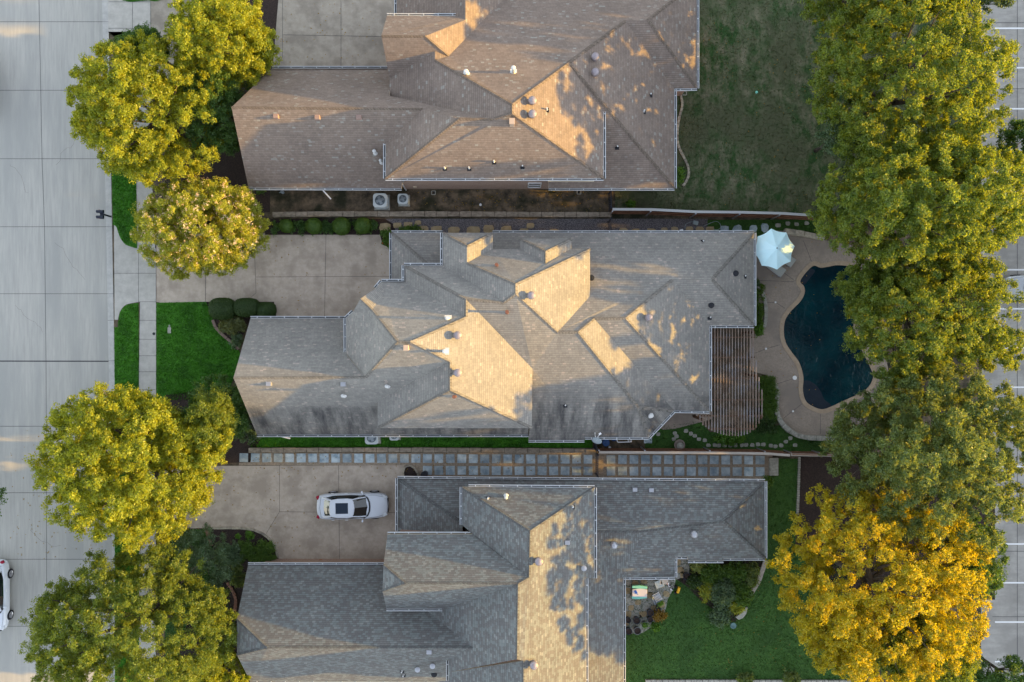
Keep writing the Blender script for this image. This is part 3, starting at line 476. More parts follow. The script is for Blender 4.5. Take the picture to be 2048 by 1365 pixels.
for x,y in [(1125,268),(1175,268),(1205,270),(1250,270),(1290,270),(1330,268),(1378,268),(1410,266),(1457,266),(1500,262),(1540,263),(1597,272),(1632,276),(1678,270),(1712,242),(1745,215),(1780,268)]:
    stone(1120+x/3.793,820+y/3.793,4.6,4,M['flaggrey'],'small pale stepping stone in the grass south of the pergola','small stepping stones around the pergola')
sheet('paving_slab',[(1288,876),(1304,876),(1304,887),(1288,887)],.04,M['paver'])
fl=random.Random(8)
for i,(x,y) in enumerate([(1256,1164),(1270,1166),(1288,1163),(1306,1166),(1322,1170),(1253,1182),(1254,1200),(1262,1216),(1276,1205),(1292,1212),(1308,1216),(1300,1190),(1318,1193),(1332,1188),(1256,1228),(1270,1232),(1286,1228),(1252,1246),(1302,1180),(1355,1125),(1360,1140),(1371,1133),(1366,1150),(1324,1210)]):
    stone(x,y,7.5*fl.uniform(.85,1.1),6.5*fl.uniform(.85,1.1),M['flag'] if i%3 else M['flaggrey'],'irregular flagstone of the crazy paved patio behind the bottom house','flagstones of the back patio',h=.03,z0=.035)
# ---------------------------------------------------------------- houses
def bary_z(tris,x,y):
    best=None
    for a,b,c in tris:
        d=(b[1]-c[1])*(a[0]-c[0])+(c[0]-b[0])*(a[1]-c[1])
        if abs(d)<1e-9: continue
        u=((b[1]-c[1])*(x-c[0])+(c[0]-b[0])*(y-c[1]))/d; v=((c[1]-a[1])*(x-c[0])+(a[0]-c[0])*(y-c[1]))/d; w=1-u-v
        if min(u,v,w)>-.01:
            z=u*a[2]+v*b[2]+w*c[2]
            if best is None or z>best: best=z
    return best if best is not None else 3.0
AZ=dict(E=0,N=90,W=180,S=270,NE=45,SE=315,NW=135,SW=225)
def build_roof(h,parent,m,rm):
    V={k:P(*v) for k,v in h['v'].items()}
    bm=bmesh.new(); uvl=bm.loops.layers.uv.new('UVMap'); bv={}
    tris=[];edges={};boundary=[]
    for fi,(names,az) in enumerate(h['f']):
        pts=[V[n] for n in names]
        area=sum(pts[i].x*pts[(i+1)%len(pts)].y-pts[(i+1)%len(pts)].x*pts[i].y for i in range(len(pts)))
        nm=list(names) if area>0 else list(names)[::-1]
        vs_=[]
        for n in nm:
            if n not in bv: bv[n]=bm.verts.new(V[n])
            vs_.append(bv[n])
        try: f=bm.faces.new(vs_)
        except ValueError: continue
        dn=Vector((math.cos(R(AZ[az])),math.sin(R(AZ[az])),0)); al=Vector((-dn.y,dn.x,0)); sl=.7
        nrm=f.normal; f.normal_update(); nrm=f.normal; k=1/max(nrm.z,.3)
        off=(fi*3.71)%5
        for lp in f.loops:
            c=lp.vert.co; lp[uvl].uv=(c.dot(al)+off,-c.dot(dn)*k)
        for i in range(len(nm)):
            e=tuple(sorted((nm[i],nm[(i+1)%len(nm)]))); edges.setdefault(e,[]).append((nm[i],nm[(i+1)%len(nm)],nm,nrm.copy()))
    bmesh.ops.triangulate(bm,faces=bm.faces[:],ngon_method='EAR_CLIP')
    bm.faces.ensure_lookup_table()
    for f in bm.faces: tris.append([tuple(v.co) for v in f.verts])
    top=list(bm.faces)
    TH=.20
    low={v:bm.verts.new((v.co.x,v.co.y,v.co.z-TH)) for v in list(bv.values())}
    for f in top:
        g=bm.faces.new([low[v] for v in f.verts][::-1]); g.material_index=1
    for e,l in edges.items():
        if len(l)==1:
            a,b=bv[l[0][0]],bv[l[0][1]]
            g=bm.faces.new([b,a,low[a],low[b]]); g.material_index=1
    me=bpy.data.meshes.new('roof'); bm.to_mesh(me); bm.free()
    base=wl(parent); me.transform(Matrix.Translation(-base))
    o=link('roof',me,m,parent); me.materials.append(M['trim'])
    # ridge and hip caps
    mb=MB()
    for e,l in edges.items():
        if len(l)==2:
            a,b=V[e[0]],V[e[1]]; cs=[sum((V[n] for n in q[2]),Vector())/len(q[2]) for q in l]; n0,n1=l[0][3],l[1][3]
            if (cs[1]-a).dot(n0)< -.05 and (cs[0]-a).dot(n1)<-.05:
                d=(b-a).normalized()
                for nn,c in ((n0,cs[0]),(n1,cs[1])):
                    s=nn.cross(d).normalized()
                    if s.dot(c-a)<0: s=-s
                    u=(n0+n1).normalized()*.045
                    q=[a+u,b+u,b+s*.115+nn*.02,a+s*.115+nn*.02]
                    if (q[1]-q[0]).cross(q[2]-q[0]).z<0: q=q[::-1]
                    mb.quad(*q)
    if mb.v:
        oc=mb.build('ridge_caps',rm,parent); uvn=oc.data.uv_layers.new(name='UVMap')
        for i,lp in enumerate(oc.data.loops):
            c=oc.data.vertices[lp.vertex_index].co; uvn.data[i].uv=(c.x+c.y,(c.x-c.y)*.7+c.z)
    return V,tris
def gutter(parent,pts):
    """open-topped metal gutter with hanger straps, one run"""
    mb=MB()
    for a,b in zip(pts[:-1],pts[1:]):
        a=Vector(a);b=Vector(b);d=(b-a);L=d.length;
        if L<.3: continue
        d/=L; s=Vector((d.y,-d.x,0)).normalized()   # outward side = right of the direction of travel
        z=Vector((0,0,1))
        mb.bar(a+s*.125-z*.03,b+s*.125-z*.03,.035,.13,mi=0)
        mb.bar(a+s*.065-z*.10,b+s*.065-z*.10,.10,.02,mi=1)
        mb.bar(a+s*.012-z*.04,b+s*.012-z*.04,.02,.12,mi=0)
        n=int(L/.95)
        for i in range(n+1):
            p=a+d*(L*(i+.5)/(n+1)); mb.bar(p+s*.0+z*.035,p+s*.14+z*.035,.05,.012,mi=0)
    if mb.v: return mb.build('gutter',[M['gut'],M['gutin']],parent)
def walls(parent,outlines,m):
    for poly,z0,z1 in outlines:
        w=[(p.x,p.y) for p in poly]; s=sum(w[i][0]*w[(i+1)%len(w)][1]-w[(i+1)%len(w)][0]*w[i][1] for i in range(len(w)))
        if s<0: w=w[::-1]
        N=len(w);out=[]
        for i in range(N):   # true mitred inset
            a=Vector(w[i-1]);b=Vector(w[i]);c=Vector(w[(i+1)%N]); d1=(b-a).normalized();d2=(c-b).normalized(); n1=Vector((-d1.y,d1.x));n2=Vector((-d2.y,d2.x))
            k=n1+n2; k=k/max(k.dot(n1),.35) if k.length>1e-3 else n1; out.append((b.x+k.x*.42,b.y+k.y*.42))
        mb=MB(); mb.prism(out,z0,z1); mb.build('wall',m,parent)
def vent(parent,tris,px,py,kind,scale=1.0):
    h={'turbine':.62,'pipe':.95,'pipe2':.55,'stub':.28,'bstub':.24,'box':.16,'disc':.14,'chim':.75,'rpipe':.7,'tbox':.5,'gturb':.5,'mush':.4}[kind]
    z=6
    for _ in range(6):
        q=P(px,py,z+h*.9); z=bary_z(tris,q.x,q.y)
    x,y=q.x,q.y; mb=MB(); s=scale; c=(x,y,z-.05)
    if kind in('turbine','gturb'):
        mb.lathe(c,[(.17,0),(.16,.30),(.15,.32)],14)
        prof=[(.15,.32),(.215,.38),(.25,.48),(.235,.57),(.17,.65),(.06,.69)]
        n0=len(mb.v); mb.lathe(c,prof,18)
        for j in range(18):
            a=2*math.pi*j/18; mb.bar((x+.235*math.cos(a),y+.235*math.sin(a),c[2]+.38),(x+.235*math.cos(a+.25),y+.235*math.sin(a+.25),c[2]+.58),.03,.012)
        return mb.build('turbine_vent',M['turb'] if kind=='turbine' else M['galv'],parent)
    if kind in('pipe','pipe2'):
        mb.lathe(c,[(.17*s,0),(.10*s,.10),(.075*s,.12),(.07*s,h-.12),(.11*s,h-.12),(.115*s,h-.02),(.05*s,h+.05)],14); mb.box((x,y,z+.0),(.42,.42,.03)) if kind=='pipe' else None
        return mb.build('flue_pipe',M['pvc'],parent)
    if kind=='mush':
        mb.lathe(c,[(.1,0),(.06,.05),(.06,h),(.17,h),(.17,h+.05),(.05,h+.08)],14); return mb.build('flue_pipe',M['galv'],parent)
    if kind=='rpipe':
        mb.lathe(c,[(.13,0),(.08,.08),(.07,.1),(.07,h),(.11,h),(.11,h+.07)],10); return mb.build('flue_pipe',mat_or('rusty_pipe',(.16,.07,.05)),parent)
    if kind in('stub','bstub'):
        mb.lathe(c,[(.10,0),(.055,.10),(.045,.12),(.045,h+.05)],10,mi=0 if kind=='stub' else 1); mb.lathe((x,y,z+h-.02),[(.05,0),(.05,.05)],10,mi=0); mb.box((x,y-.04,z-.01),(.26,.26,.04),mi=1)
        return mb.build('vent_stack',[M['pvc'],M['black']],parent)
    if kind=='box':
        mb.box((x,y,z+.06),(.36,.30,.2),top=.85); return mb.build('static_vent',M['galv'] if scale==1 else mat_or('brown_vent',(.30,.21,.18)),parent,bevel=.01)
    if kind=='disc':
        mb.lathe(c,[(.12,0),(.12,.12),(.20,.12),(.19,.17),(.05,.2)],14); return mb.build('static_vent',M['black'] if scale==1 else M['galv'],parent)
    if kind in('chim','tbox'):
        mb.box((x,y,z+h/2-.2),(.3*s,.34*s,h+.3)); mb.box((x,y,z+h+.0),(.36*s,.40*s,.06)); return mb.build('chimney',mat_or('tan_flue',(.42,.33,.27)),parent,bevel=.01)
_mc={}
def mat_or(n,c):
    if n not in _mc: _mc[n]=mat(n,c,rough=.7)
    return _mc[n]
def facewindow(parent,c,w,h,axis):   # a framed window on a wall; axis = outward direction
    ax=Vector(axis); s=Vector((-ax.y,ax.x,0)); mb=MB(); c=Vector(c)
    z=Vector((0,0,1))
    for sg in (-1,1):
        mb.bar(c+s*sg*w/2-z*h/2,c+s*sg*w/2+z*h/2,.06,.08); mb.bar(c-s*w/2+z*sg*h/2,c+s*w/2+z*sg*h/2,.08,.06)
    mb.bar(c-s*w/2,c+s*w/2,.05,.04)
    fo=mb.build('window',M['white'],parent)
    g=MB(); a=c-ax*.01; g.quad(a-s*w/2-z*h/2,a+s*w/2-z*h/2,a+s*w/2+z*h/2,a-s*w/2+z*h/2); g.build('pane',M['glass'],fo)
Lz,Uz=3.0,5.8
def OL(pts,z): return [P(x,y,z) for x,y in pts]
def house(key,loc,label,brick,outl,gut,vents,gables=()):
    h=ROOFS[key]; t=thing('house',P(*loc,0),label,'house')
    V,tris=build_roof(h,t,SH[key],RC[key]); walls(t,outl,brick)
    for run in gut:
        pts=[V[n] if isinstance(n,str) else P(*n) for n in run]
        c=P(*loc,0); gutter(t,pts)
    for (a,p,b) in gables:
        A,Pk,B=V[a],V[p],V[b]; x=max(A.x,B.x)+.35
        mb=MB(); y0,y1=B.y+.45,A.y-.45
        for dx in (0,.2): pass
        mb.v=[(x,y0,2.6),(x,y1,2.6),(x,Pk.y,Pk.z-.5),(x+.2,y0,2.6),(x+.2,y1,2.6),(x+.2,Pk.y,Pk.z-.5)]
        mb.f=[(0,2,1),(3,4,5),(0,1,4,3),(1,2,5,4),(2,0,3,5)]; mb.m=[0]*5; mb.build('gable_wall',brick,t)
    for v in vents: vent(t,tris,*v)
    return t,V,tris
hA,VA,TA=house('A',(900,700),'grey shingled house in the middle of the photograph, with a pergola and pool behind','brick' and M['brickA'],
 [(OL([(501,637),(692,637),(763,563),(783,563),(783,466),(1508,466),(1508,652),(1419,652),(1419,823),(1348,822),(1297,875),(1169,881),(1057,881),(1057,870),(514,870)],Lz),0,2.85),
  (OL([(692,637),(763,563),(808,563),(808,531),(885,531),(885,466),(985,466),(985,498),(1040,498),(1040,478),(1143,478),(1143,498),(1180,498),(1180,599),(1065,690),(1064,857),(755,857),(755,801),(692,711)],Uz),2.0,5.5)],
 [['L2','L1'],['L4','sa1'],['s1','s2'],['s3','s4','q2','q4','q5','m2','m3','y2'],['g3','g0',(783,562,3)],['w2','w1'],['w1',(706,624,6.1)],[(751,577,6.1),'n2'],['n2','n5','n6','n7','y1']][:0]
 +[[(692,637,3.0),(501,637,3.0)],[(514,870,3.05),(1057,870,3.05)],[(1057,881,3.0),(1169,881,3.0)],[(1170,875,3.05),(1297,875,3.05),(1348,822,3.0),(1419,823,3.0),(1419,652,3.0),(1508,652,3.0),(1508,466,2.95),(985,466,2.95)],[(885,466,3.0),(783,466,3.0),(783,562,3.0)],
   [(885,466,5.8),(885,531,5.8),(808,531,5.78),(808,563,5.78),(763,563,5.75),(751,577,5.95)],[(706,624,5.95),(692,637,5.75),(692,711,5.75)]],
 [(915,671,'turbine'),(1063,591,'turbine'),(915,746,'turbine'),(1299,635,'turbine'),(894,637,'pipe'),(889,703,'pipe',1.2),(812,696,'tbox',.8),(908,794,'rpipe'),(685,792,'pipe2'),(773,773,'pipe2'),(537,768,'box'),(686,769,'box'),
  (1014,624,'rpipe'),(993,530,'rpipe'),(1183,556,'disc'),(1407,482,'bstub'),(1472,547,'disc'),(1491,552,'bstub'),(1423,611,'disc'),(1421,635,'bstub'),(1303,832,'pipe2',1.3),(1131,811,'bstub')],
 [('L1','L3','L4')])
hB,VB,TB=house('B',(950,200),'brown shingled house with rose brick walls at the top of the photograph',M['brickB'],
 [(OL([(544,137),(790,137),(790,-25),(1394,-25),(1394,177),(1349,178),(1349,377),(1097,377),(1097,330),(803,330),(803,377),(497,376)],Lz),0,2.85),
  (OL([(774,32),(779,192),(771,276),(771,357),(1207,357),(1207,214),(1024,209),(897,113),(915,32)],Uz),0.0,5.5)],
 [[(774,137,3.2),(544,137,3.3)],[(497,376,3.0),(803,377,3.0)],[(793,-25,3.0),(793,40,3.0)],[(920,32,5.7),(774,32,5.7)],[(771,276,5.82),(771,357,5.82),(1207,357,5.8),(1207,214,5.8)],
  [(1097,377,3.0),(1349,377,3.0),(1349,178,3.0),(1394,177,3.0),(1394,-25,3.0)]],
 [(1065,200,'turbine'),(1065,227,'turbine'),(1191,112,'turbine'),(1191,143,'turbine'),(932,143,'pipe2',1.3),(1027,136,'pipe',1.2),(748,302,'pipe2'),(761,321,'pipe2'),(551,232,'box',.99),(634,234,'box',.99),(717,234,'box',.99),(1024,243,'tbox',.9),
  (889,335,'stub'),(938,335,'stub'),(988,322,'stub'),(1045,332,'bstub'),(1235,293,'bstub'),(1302,188,'bstub'),(1289,221,'stub'),(1094,217,'stub')],
 [('a1','a3','a4')])
hC,VC,TC=house('C',(900,1150),'slate grey shingled house at the bottom, with a white car in its driveway',M['brickC'],
 [(OL([(496,1130),(795,1130),(795,957),(1530,963),(1530,1117),(1350,1114),(1350,1155),(1247,1155),(1247,1400),(500,1400)],Lz),0,2.8),
  (OL([(775,1069),(945,1069),(924,1050),(924,975),(1189,975),(1189,1157),(1172,1157),(1172,1400),(960,1400),(960,1290),(893,1218),(773,1218)],Uz),1.5,5.5)],
 [[(768,1130,3.02),(496,1130,3.02)],[(500,1362,3.0),(897,1364,3.0)],[(795,1062,2.95),(795,957,2.95)][::-1],[(1530,963,2.95),(795,957,2.95)],[(1530,1117,3.0),(1530,963,2.97)],[(1447,1117,3.0),(1530,1117,3.0)],[(1376,1122,3.0),(1447,1122,3.0)],[(1350,1114,3.0),(1376,1114,3.0)],
  [(1247,1400,3.0),(1247,1155,3.0),][::1],[(1247,1155,3.0),(1350,1155,3.0),(1350,1114,3.0)],[(945,1069,5.9),(775,1069,5.9)],[(773,1218,5.77),(893,1218,5.75)],[(924,975,5.73),(924,1050,5.72)],[(1189,976,5.76),(937,974,5.74)],[(1189,1157,5.77),(1189,976,5.76)],[(1172,1400,6.04),(1172,1157,6.04)],[(897,1318,5.75),(897,1362,5.75)]],
 [(1078,1125,'turbine'),(1068,1333,'turbine'),(1228,1091,'gturb'),(1389,1069,'gturb'),(1168,1137,'mush'),(1135,1086,'box'),(976,998,'stub'),(1012,996,'pipe2'),(835,1340,'mush'),(865,1333,'mush'),(803,1345,'stub'),(806,1353,'stub'),(858,1305,'box'),(868,1350,'disc'),(1146,1015,'stub'),(1270,980,'box'),(1303,981,'box')],
 [])
# window, lintels and plates on the visible brick wall of the top house
wy=P(800,357,5.8).y+.42
facewindow(hB,(P(1069,370,1.5).x,wy-.03,1.55),.86,1.5,(0,-1,0))
mb=MB()
mb.box((P(1142,362,4.2).x,P(1142,362,4.2).y,4.2),(3.0,.12,.10)); mb.build('flashing',M['trim'],hB)
for x,y,z in ((822,365,3.6),(830,376,.9)):
    q=MB(); p=P(x,y,z); q.box((p.x,wy-.03,z),(.22,.06,.32)); q.build('utility_box',M['trim'],hB)
mb=MB(); mb.tube([(P(803,369,4).x,wy-.06,4.6),(P(803,369,4).x+.05,wy-.06,3.2),(P(806,377,2).x,wy-.08,2.6),(P(812,379,.2).x,wy-.1,.1)],.045,8); mb.build('downspout',M['pvc'],hB)
for hh,(x,y,z,d) in ((hB,(645,380,2.4,.9)),(hA,(562,873,2.4,.5))):
    mb=MB(); a=P(x,y,z); mb.bar(a,(a.x+.35,a.y-d*.5,z-.9),.09,.07); mb.build('downspout',M['white'],hh)
# west and garage openings of the three houses, seen only from the side
for hh,(px,py,z,w,h,ax) in ((hA,(783,515,0,4.6,2.2,(-1,0,0))),(hC,(795,1010,0,2.6,2.2,(-1,0,0)))):
    p=P(px,py,3.0); mb=MB(); x=p.x+.40
    for k in range(4): mb.box((x,p.y,.30+k*.55),(.06,w/2*1.1,.53))
    mb.build('garage_door',M['white'],hh,bevel=.01)
for hh,V,n in ((hA,VA,('L1','L3','L4')),(hB,VB,('a1','a3','a4'))):
    x=max(V[n[0]].x,V[n[2]].x)+.33; y=(V[n[0]].y+V[n[2]].y)/2
    for dy in (-2,0,2): facewindow(hh,(x,y+dy,1.5),1.0,1.5,(-1,0,0))
# satellite dish fixed to the eave of the middle house
t=thing('satellite_dish',P(1197,874,3.0),'grey oval satellite dish on the south eave of the middle house','satellite dish')
mb=MB(); b=P(1194,881,3.35); ax=Vector((-.25,-.62,.74)).normalized(); u=ax.cross(Vector((0,0,1))).normalized(); v=ax.cross(u)
n0=len(mb.v); mb.v.append(tuple(b)); K=20
for rr,dp in ((.18,.012),(.34,.05)):
    for j in range(K):
        a=2*math.pi*j/K; mb.v.append(tuple(b+u*math.cos(a)*rr+v*math.sin(a)*rr*.85+ax*dp))
for j in range(K):
    mb.f.append((n0,n0+1+j,n0+1+(j+1)%K)); mb.m.append(0); mb.f.append((n0+1+j,n0+1+K+j,n0+1+K+(j+1)%K,n0+1+(j+1)%K)); mb.m.append(0)
o=mb.build('reflector',mat_or('dish_grey',(.30,.36,.40)),t,smooth=True); md=o.modifiers.new('s','SOLIDIFY'); md.thickness=.02
mb=MB(); e=P(1200,868,3.75); mb.tube([b-v*.1,Vector((b.x+.05,b.y+.25,3.45)),e],.028,8); mb.box((e.x,e.y,e.z),(.16,.12,.12),rz=.6); mb.tube([b,P(1190,871,3.1)],.03,8); mb.tube([P(1190,871,3.0),P(1190,866,3.5)],.03,8); mb.build('mast',M['white'],t)
# ---------------------------------------------------------------- pergola
t=thing('pergola',P(1465,760,0),'weathered timber pergola with close slats and a rounded end behind the middle house','pergola')
xs=np.arange(1394,1529,5.9); outl=[(1392,824),(1394,836),(1403,848),(1415,857),(1430,865),(1450,871),(1478,873),(1497,868),(1512,856),(1522,842),(1528,822),(1528,790),(1522,765),(1514,740),(1510,720),(1509,652)]
def ybot(x):
    c=[(1392,828),(1403,849),(1415,857),(1430,865),(1450,871),(1478,873),(1497,868),(1512,856),(1522,842),(1527,825)]
    return float(np.interp(x,[q[0] for q in c],[q[1] for q in c]))
def ytop(x):
    if x<1420: return 825
    if x<=1509: return 654
    return float(np.interp(x,[1509,1514,1522,1527],[690,742,768,800]))
mb=MB(); rnd=random.Random(3)
for x in xs:
    a=P(x,ytop(x),2.85);b=P(x,ybot(x),2.85); a.x+=rnd.uniform(-.01,.01); mb.bar(a,b,.075,.05+rnd.uniform(0,.02))
mb.build('slats',M['slat'],t)
mb=MB()
for y,x0,x1 in ((675,1420,1509),(715,1420,1509),(757,1420,1517),(800,1420,1526),(832,1394,1526),(858,1416,1510)): mb.bar(P(x0,y,2.72),P(x1,y,2.72),.09,.2)
mb.build('beam',M['beam'],t)
for x,y in ((1507,665),(1512,752),(1522,836),(1470,862),(1405,840)):
    p=P(x,y,2.6); mb=MB(); mb.box((p.x,p.y,1.31),(.16,.16,2.62)); mb.build('post',M['beam'],t)
# ---------------------------------------------------------------- fences and gates
def railfence(x0,y0,x1,y1,pts,side,label,z=1.85):
    """cedar board fence: pale cap rail on top, posts and three rails on one side"""
    t=thing('board_fence',P((x0+x1)/2,(y0+y1)/2,0),label,'fence')
    w=[P(x,y,z) for x,y in pts]; cap=MB();pn=MB()
    for a,b in zip(w[:-1],w[1:]):
        cap.bar((a.x,a.y,z),(b.x,b.y,z),.17,.04)
        d=(b-a);L=d.length;d.normalize();s=Vector((-d.y,d.x,0))*side; n=int(L/.14)
        for i in range(n):
            p=a+d*(L*(i+.5)/n)-s*.05; pn.box((p.x,p.y,(z-.03)/2),(.132,.02,z-.05),rz=math.atan2(d.y,d.x))
    cap.build('cap_rail',M['wood'] if side>0 else mat_or('grey_cap',(.36,.37,.38)),t); pn.build('boards',M['rail'],t)
    for hz,off in ((1.75,.05),(1.05,.06),(.45,.07)):
        r=MB()
        for a,b in zip(w[:-1],w[1:]):
            d=(b-a).normalized();s=Vector((-d.y,d.x,0))*side; A=a+s*off*1.0;B=b+s*off; r.bar((A.x,A.y,hz),(B.x,B.y,hz),.05,.09)
        r.build('rail',M['rail'],t)
    tot=0
    for a,b in zip(w[:-1],w[1:]):
        d=(b-a);L=d.length;d.normalize();s=Vector((-d.y,d.x,0))*side; n=max(1,int(L/2.4))
        for i in range(n):
            p=a+d*(L*i/n)+s*.13; q=MB(); q.box((p.x,p.y,z/2),(.07,.07,z)); q.build('post',M['galv'],t)
    return t
railfence(1225,430,1640,430,[(1225,419),(1302,419.5),(1392,424),(1480,425),(1560,427),(1642,432)],-1,'long cedar fence with a pale cap between the top lawn and the gravel strip')
railfence(1198,905,1640,908,[(1198,905),(1290,905.5),(1420,906),(1530,907.5),(1580,911)],1,'long cedar fence with a weathered cap between the pergola garden and the paver path')
railfence(1225,430,1640,430,[(1582,910),(1640,911),(1700,912)],1,'short dark fence run by the black mulch bed, half under trees',z=1.5)
def gate(x,y0,y1,label):
    a,b=P(x,y0,1.6),P(x,y1,1.6); t=thing('metal_gate',(a.x,(a.y+b.y)/2,0),label,'gate'); mb=MB()
    for z in (1.6,.9,.2): mb.bar((a.x,a.y,z),(b.x,b.y,z),.04,.04)
    mb.build('frame',M['navy'],t); mb=MB(); n=int(abs(a.y-b.y)/.12)
    for i in range(n+1):
        y=a.y+(b.y-a.y)*i/n; mb.box((a.x,y,.9),(.02,.02,1.5))
    mb.build('bars',M['navy'],t)
    for y in (a.y,b.y): q=MB(); q.box((a.x,y,.9),(.08,.08,1.8)); q.build('post',M['navy'],t)
gate(1223,380,416,'black metal gate from the top house wall to the cedar fence')
gate(1222,438,464,'black metal gate across the gravel strip of the middle house')
gate(1193,884,902,'black metal gate between the middle house and the block wall')
gate(1196,910,955,'black metal gate across the blue paver path')
# ---------------------------------------------------------------- objects
def sunken(name): pass
def make_car(label,paint,rot,loc,sunroof=True,group=None):
    t=thing('parked_car',(0,0,0),label,'car',group)
    st=[(-2.46,.60,.42,.78),(-2.38,.76,.30,.90),(-2.15,.86,.24,1.02),(-1.7,.91,.22,1.04),(-1.0,.92,.22,.99),(0,.925,.22,.97),(.9,.92,.22,.99),(1.25,.91,.22,.97),(1.8,.88,.22,.88),(2.15,.82,.26,.80),(2.36,.70,.32,.70),(2.46,.50,.40,.60)]
    mb=MB();sec=[]
    for x,w,zb,zt in st:
        q=[(0,zb),(w*.82,zb),(w*.97,zb+.12),(w,(zb+zt)/2),(w*.97,zt-.13),(w*.88,zt-.02),(w*.5,zt+.03),(0,zt+.045)]
        ring=[(x-.05*(1-(yy/w)**2 if w else 0)*(1 if x<-2 else 0)+(.08*(1-(yy/w)**2) if x>2 else 0),yy,zz) for yy,zz in q]
        ring=ring+[(a,-b,c) for a,b,c in ring[1:-1][::-1]]
        sec.append(len(mb.v)); mb.v+=ring
    K=14
    for i in range(len(st)-1):
        for j in range(K): mb.f.append((sec[i]+j,sec[i]+(j+1)%K,sec[i+1]+(j+1)%K,sec[i+1]+j)); mb.m.append(0)
    mb.f.append(tuple(sec[0]+j for j in range(K))[::-1]); mb.f.append(tuple(sec[-1]+j for j in range(K))); mb.m+=[0,0]
    o=mb.build('body',paint,t,smooth=True); md=o.modifiers.new('s','SUBSURF'); md.levels=1; md.render_levels=2
    bm=bmesh.new(); bm.from_mesh(o.data); bmesh.ops.recalc_face_normals(bm,faces=bm.faces); bm.to_mesh(o.data); bm.free()
    # glasshouse: curved base and roof outlines
    def ring(pts,z): return [(x,y,z) for x,y in pts]
    base=[(-2.05,0),(-2.0,.45),(-1.86,.70),(-1.2,.80),(0,.82),(.75,.78),(1.02,.58),(1.16,0)]
    mid=[(-1.45,0),(-1.43,.38),(-1.36,.53),(-.9,.60),(-.2,.615),(.10,.58),(.20,.40),(.26,0)]
    def full(h): return h+[(x,-y) for x,y in h[1:-1][::-1]]
    B=full(base);T=full(mid);mb=MB();n=len(B)
    mb.v=[(x,y,.98) for x,y in B]+[(x,y,1.40+.03*(1-abs(y)/.6)) for x,y in T]
    for j in range(n): mb.f.append((j,(j+1)%n,n+(j+1)%n,n+j)); mb.m.append(0)
    mb.f.append(tuple(range(n,2*n))); mb.m.append(0)
    o=mb.build('glass',M['carglass'],t)
    bm=bmesh.new(); bm.from_mesh(o.data); bmesh.ops.recalc_face_normals(bm,faces=bm.faces); bm.to_mesh(o.data); bm.free()
    mb=MB(); T2=full([(-1.47,0),(-1.45,.40),(-1.38,.55),(-.9,.615),(-.2,.63),(.10,.595),(.21,.41),(.27,0)])
    n=len(T2)
    for k,(dz,s) in enumerate(((1.385,1.0),(1.43,1.0),(1.455,.93),(1.475,.6))): mb.v+=[(-.6+(x+.6)*s,y*s,dz+.0) for x,y in T2]
    for k in range(3):
        for j in range(n): mb.f.append((k*n+j,k*n+(j+1)%n,(k+1)*n+(j+1)%n,(k+1)*n+j)); mb.m.append(0)
    mb.f.append(tuple(range(3*n,4*n))); mb.m.append(0)
    o=mb.build('roof_panel',paint,t,smooth=True)
    bm=bmesh.new(); bm.from_mesh(o.data); bmesh.ops.recalc_face_normals(bm,faces=bm.faces); bm.to_mesh(o.data); bm.free()
    for sg in (-1,1):
        mb=MB()
        mb.tube([(.98,.66*sg,.99),(.55,.64*sg,1.23),(.12,.585*sg,1.41)],[.05,.045,.04],6)
        mb.tube([(-1.95,.66*sg,.99),(-1.66,.61*sg,1.23),(-1.37,.55*sg,1.41)],[.09,.08,.06],6)
        mb.tube([(-1.37,.55*sg,1.41),(-.9,.62*sg,1.42),(-.2,.635*sg,1.42),(.12,.59*sg,1.41)],.035,6)
        mb.build('pillar',paint,t)
        mb=MB(); mb.box((.72,.98*sg,1.0),(.12,.20,.13),rz=.25*sg); mb.build('mirror',paint,t,bevel=.03)
        mb=MB(); mb.box((2.22,.62*sg,.74),(.36,.24,.13),rz=-.5*sg); mb.build('headlight',M['lens'],t,bevel=.05)
        mb=MB(); mb.box((-2.36,.66*sg,.86),(.22,.26,.15),rz=.45*sg); mb.build('taillight',M['red'],t,bevel=.04)
        for x in (-.05,-1.0):
            mb=MB(); mb.box((x-.35,.935*sg,.88),(.20,.035,.03)); mb.build('door_handle',M['white'],t)
        for x in (-1.42,1.47):
            mb=MB(); n0=0; R_=.34
            # wheel axis along y
            def lat(prof,mi):
                n0=len(mb.v);k=24
                for r,yy in prof:
                    for j in range(k):
                        a=2*math.pi*j/k; mb.v.append((x+r*math.cos(a),yy*sg,.34+r*math.sin(a)))
                for i in range(len(prof)-1):
                    for j in range(k): mb.f.append((n0+i*k+j,n0+i*k+(j+1)%k,n0+(i+1)*k+(j+1)%k,n0+(i+1)*k+j)); mb.m.append(mi)
            lat([(.2,.70),(.33,.70),(.34,.74),(.34,.90),(.31,.945),(.23,.95)],0); w=mb.build('wheel',M['tyre'],t)
            mb=MB(); lat([(.23,.945),(.225,.93),(.19,.90),(.05,.90),(.001,.92)],0)
            for q in range(5):
                a=2*math.pi*q/5; mb.bar((x,.925*sg,.34),(x+.22*math.cos(a),.935*sg,.34+.22*math.sin(a)),.05,.03)
            mb.build('rim',M['rim'],w)
    if sunroof:
        mb=MB(); mb.box((-.60,0,1.478),(.86,.74,.012)); mb.build('sunroof',mat_or('sunroof_glass',(.018,.03,.055)),t,bevel=.004)
    mb=MB()
    cw=[(.76,.79*1),(1.05,.60),(1.17,.30),(1.20,0),(1.17,-.30),(1.05,-.60),(.76,-.79)]
    for a,b in zip(cw[:-1],cw[1:]): mb.bar((a[0]+.04,a[1],1.035-abs(a[1])*.05),(b[0]+.04,b[1],1.035-abs(b[1])*.05),.10,.03)
    mb.build('cowl',M['black'],t)
    mb=MB()
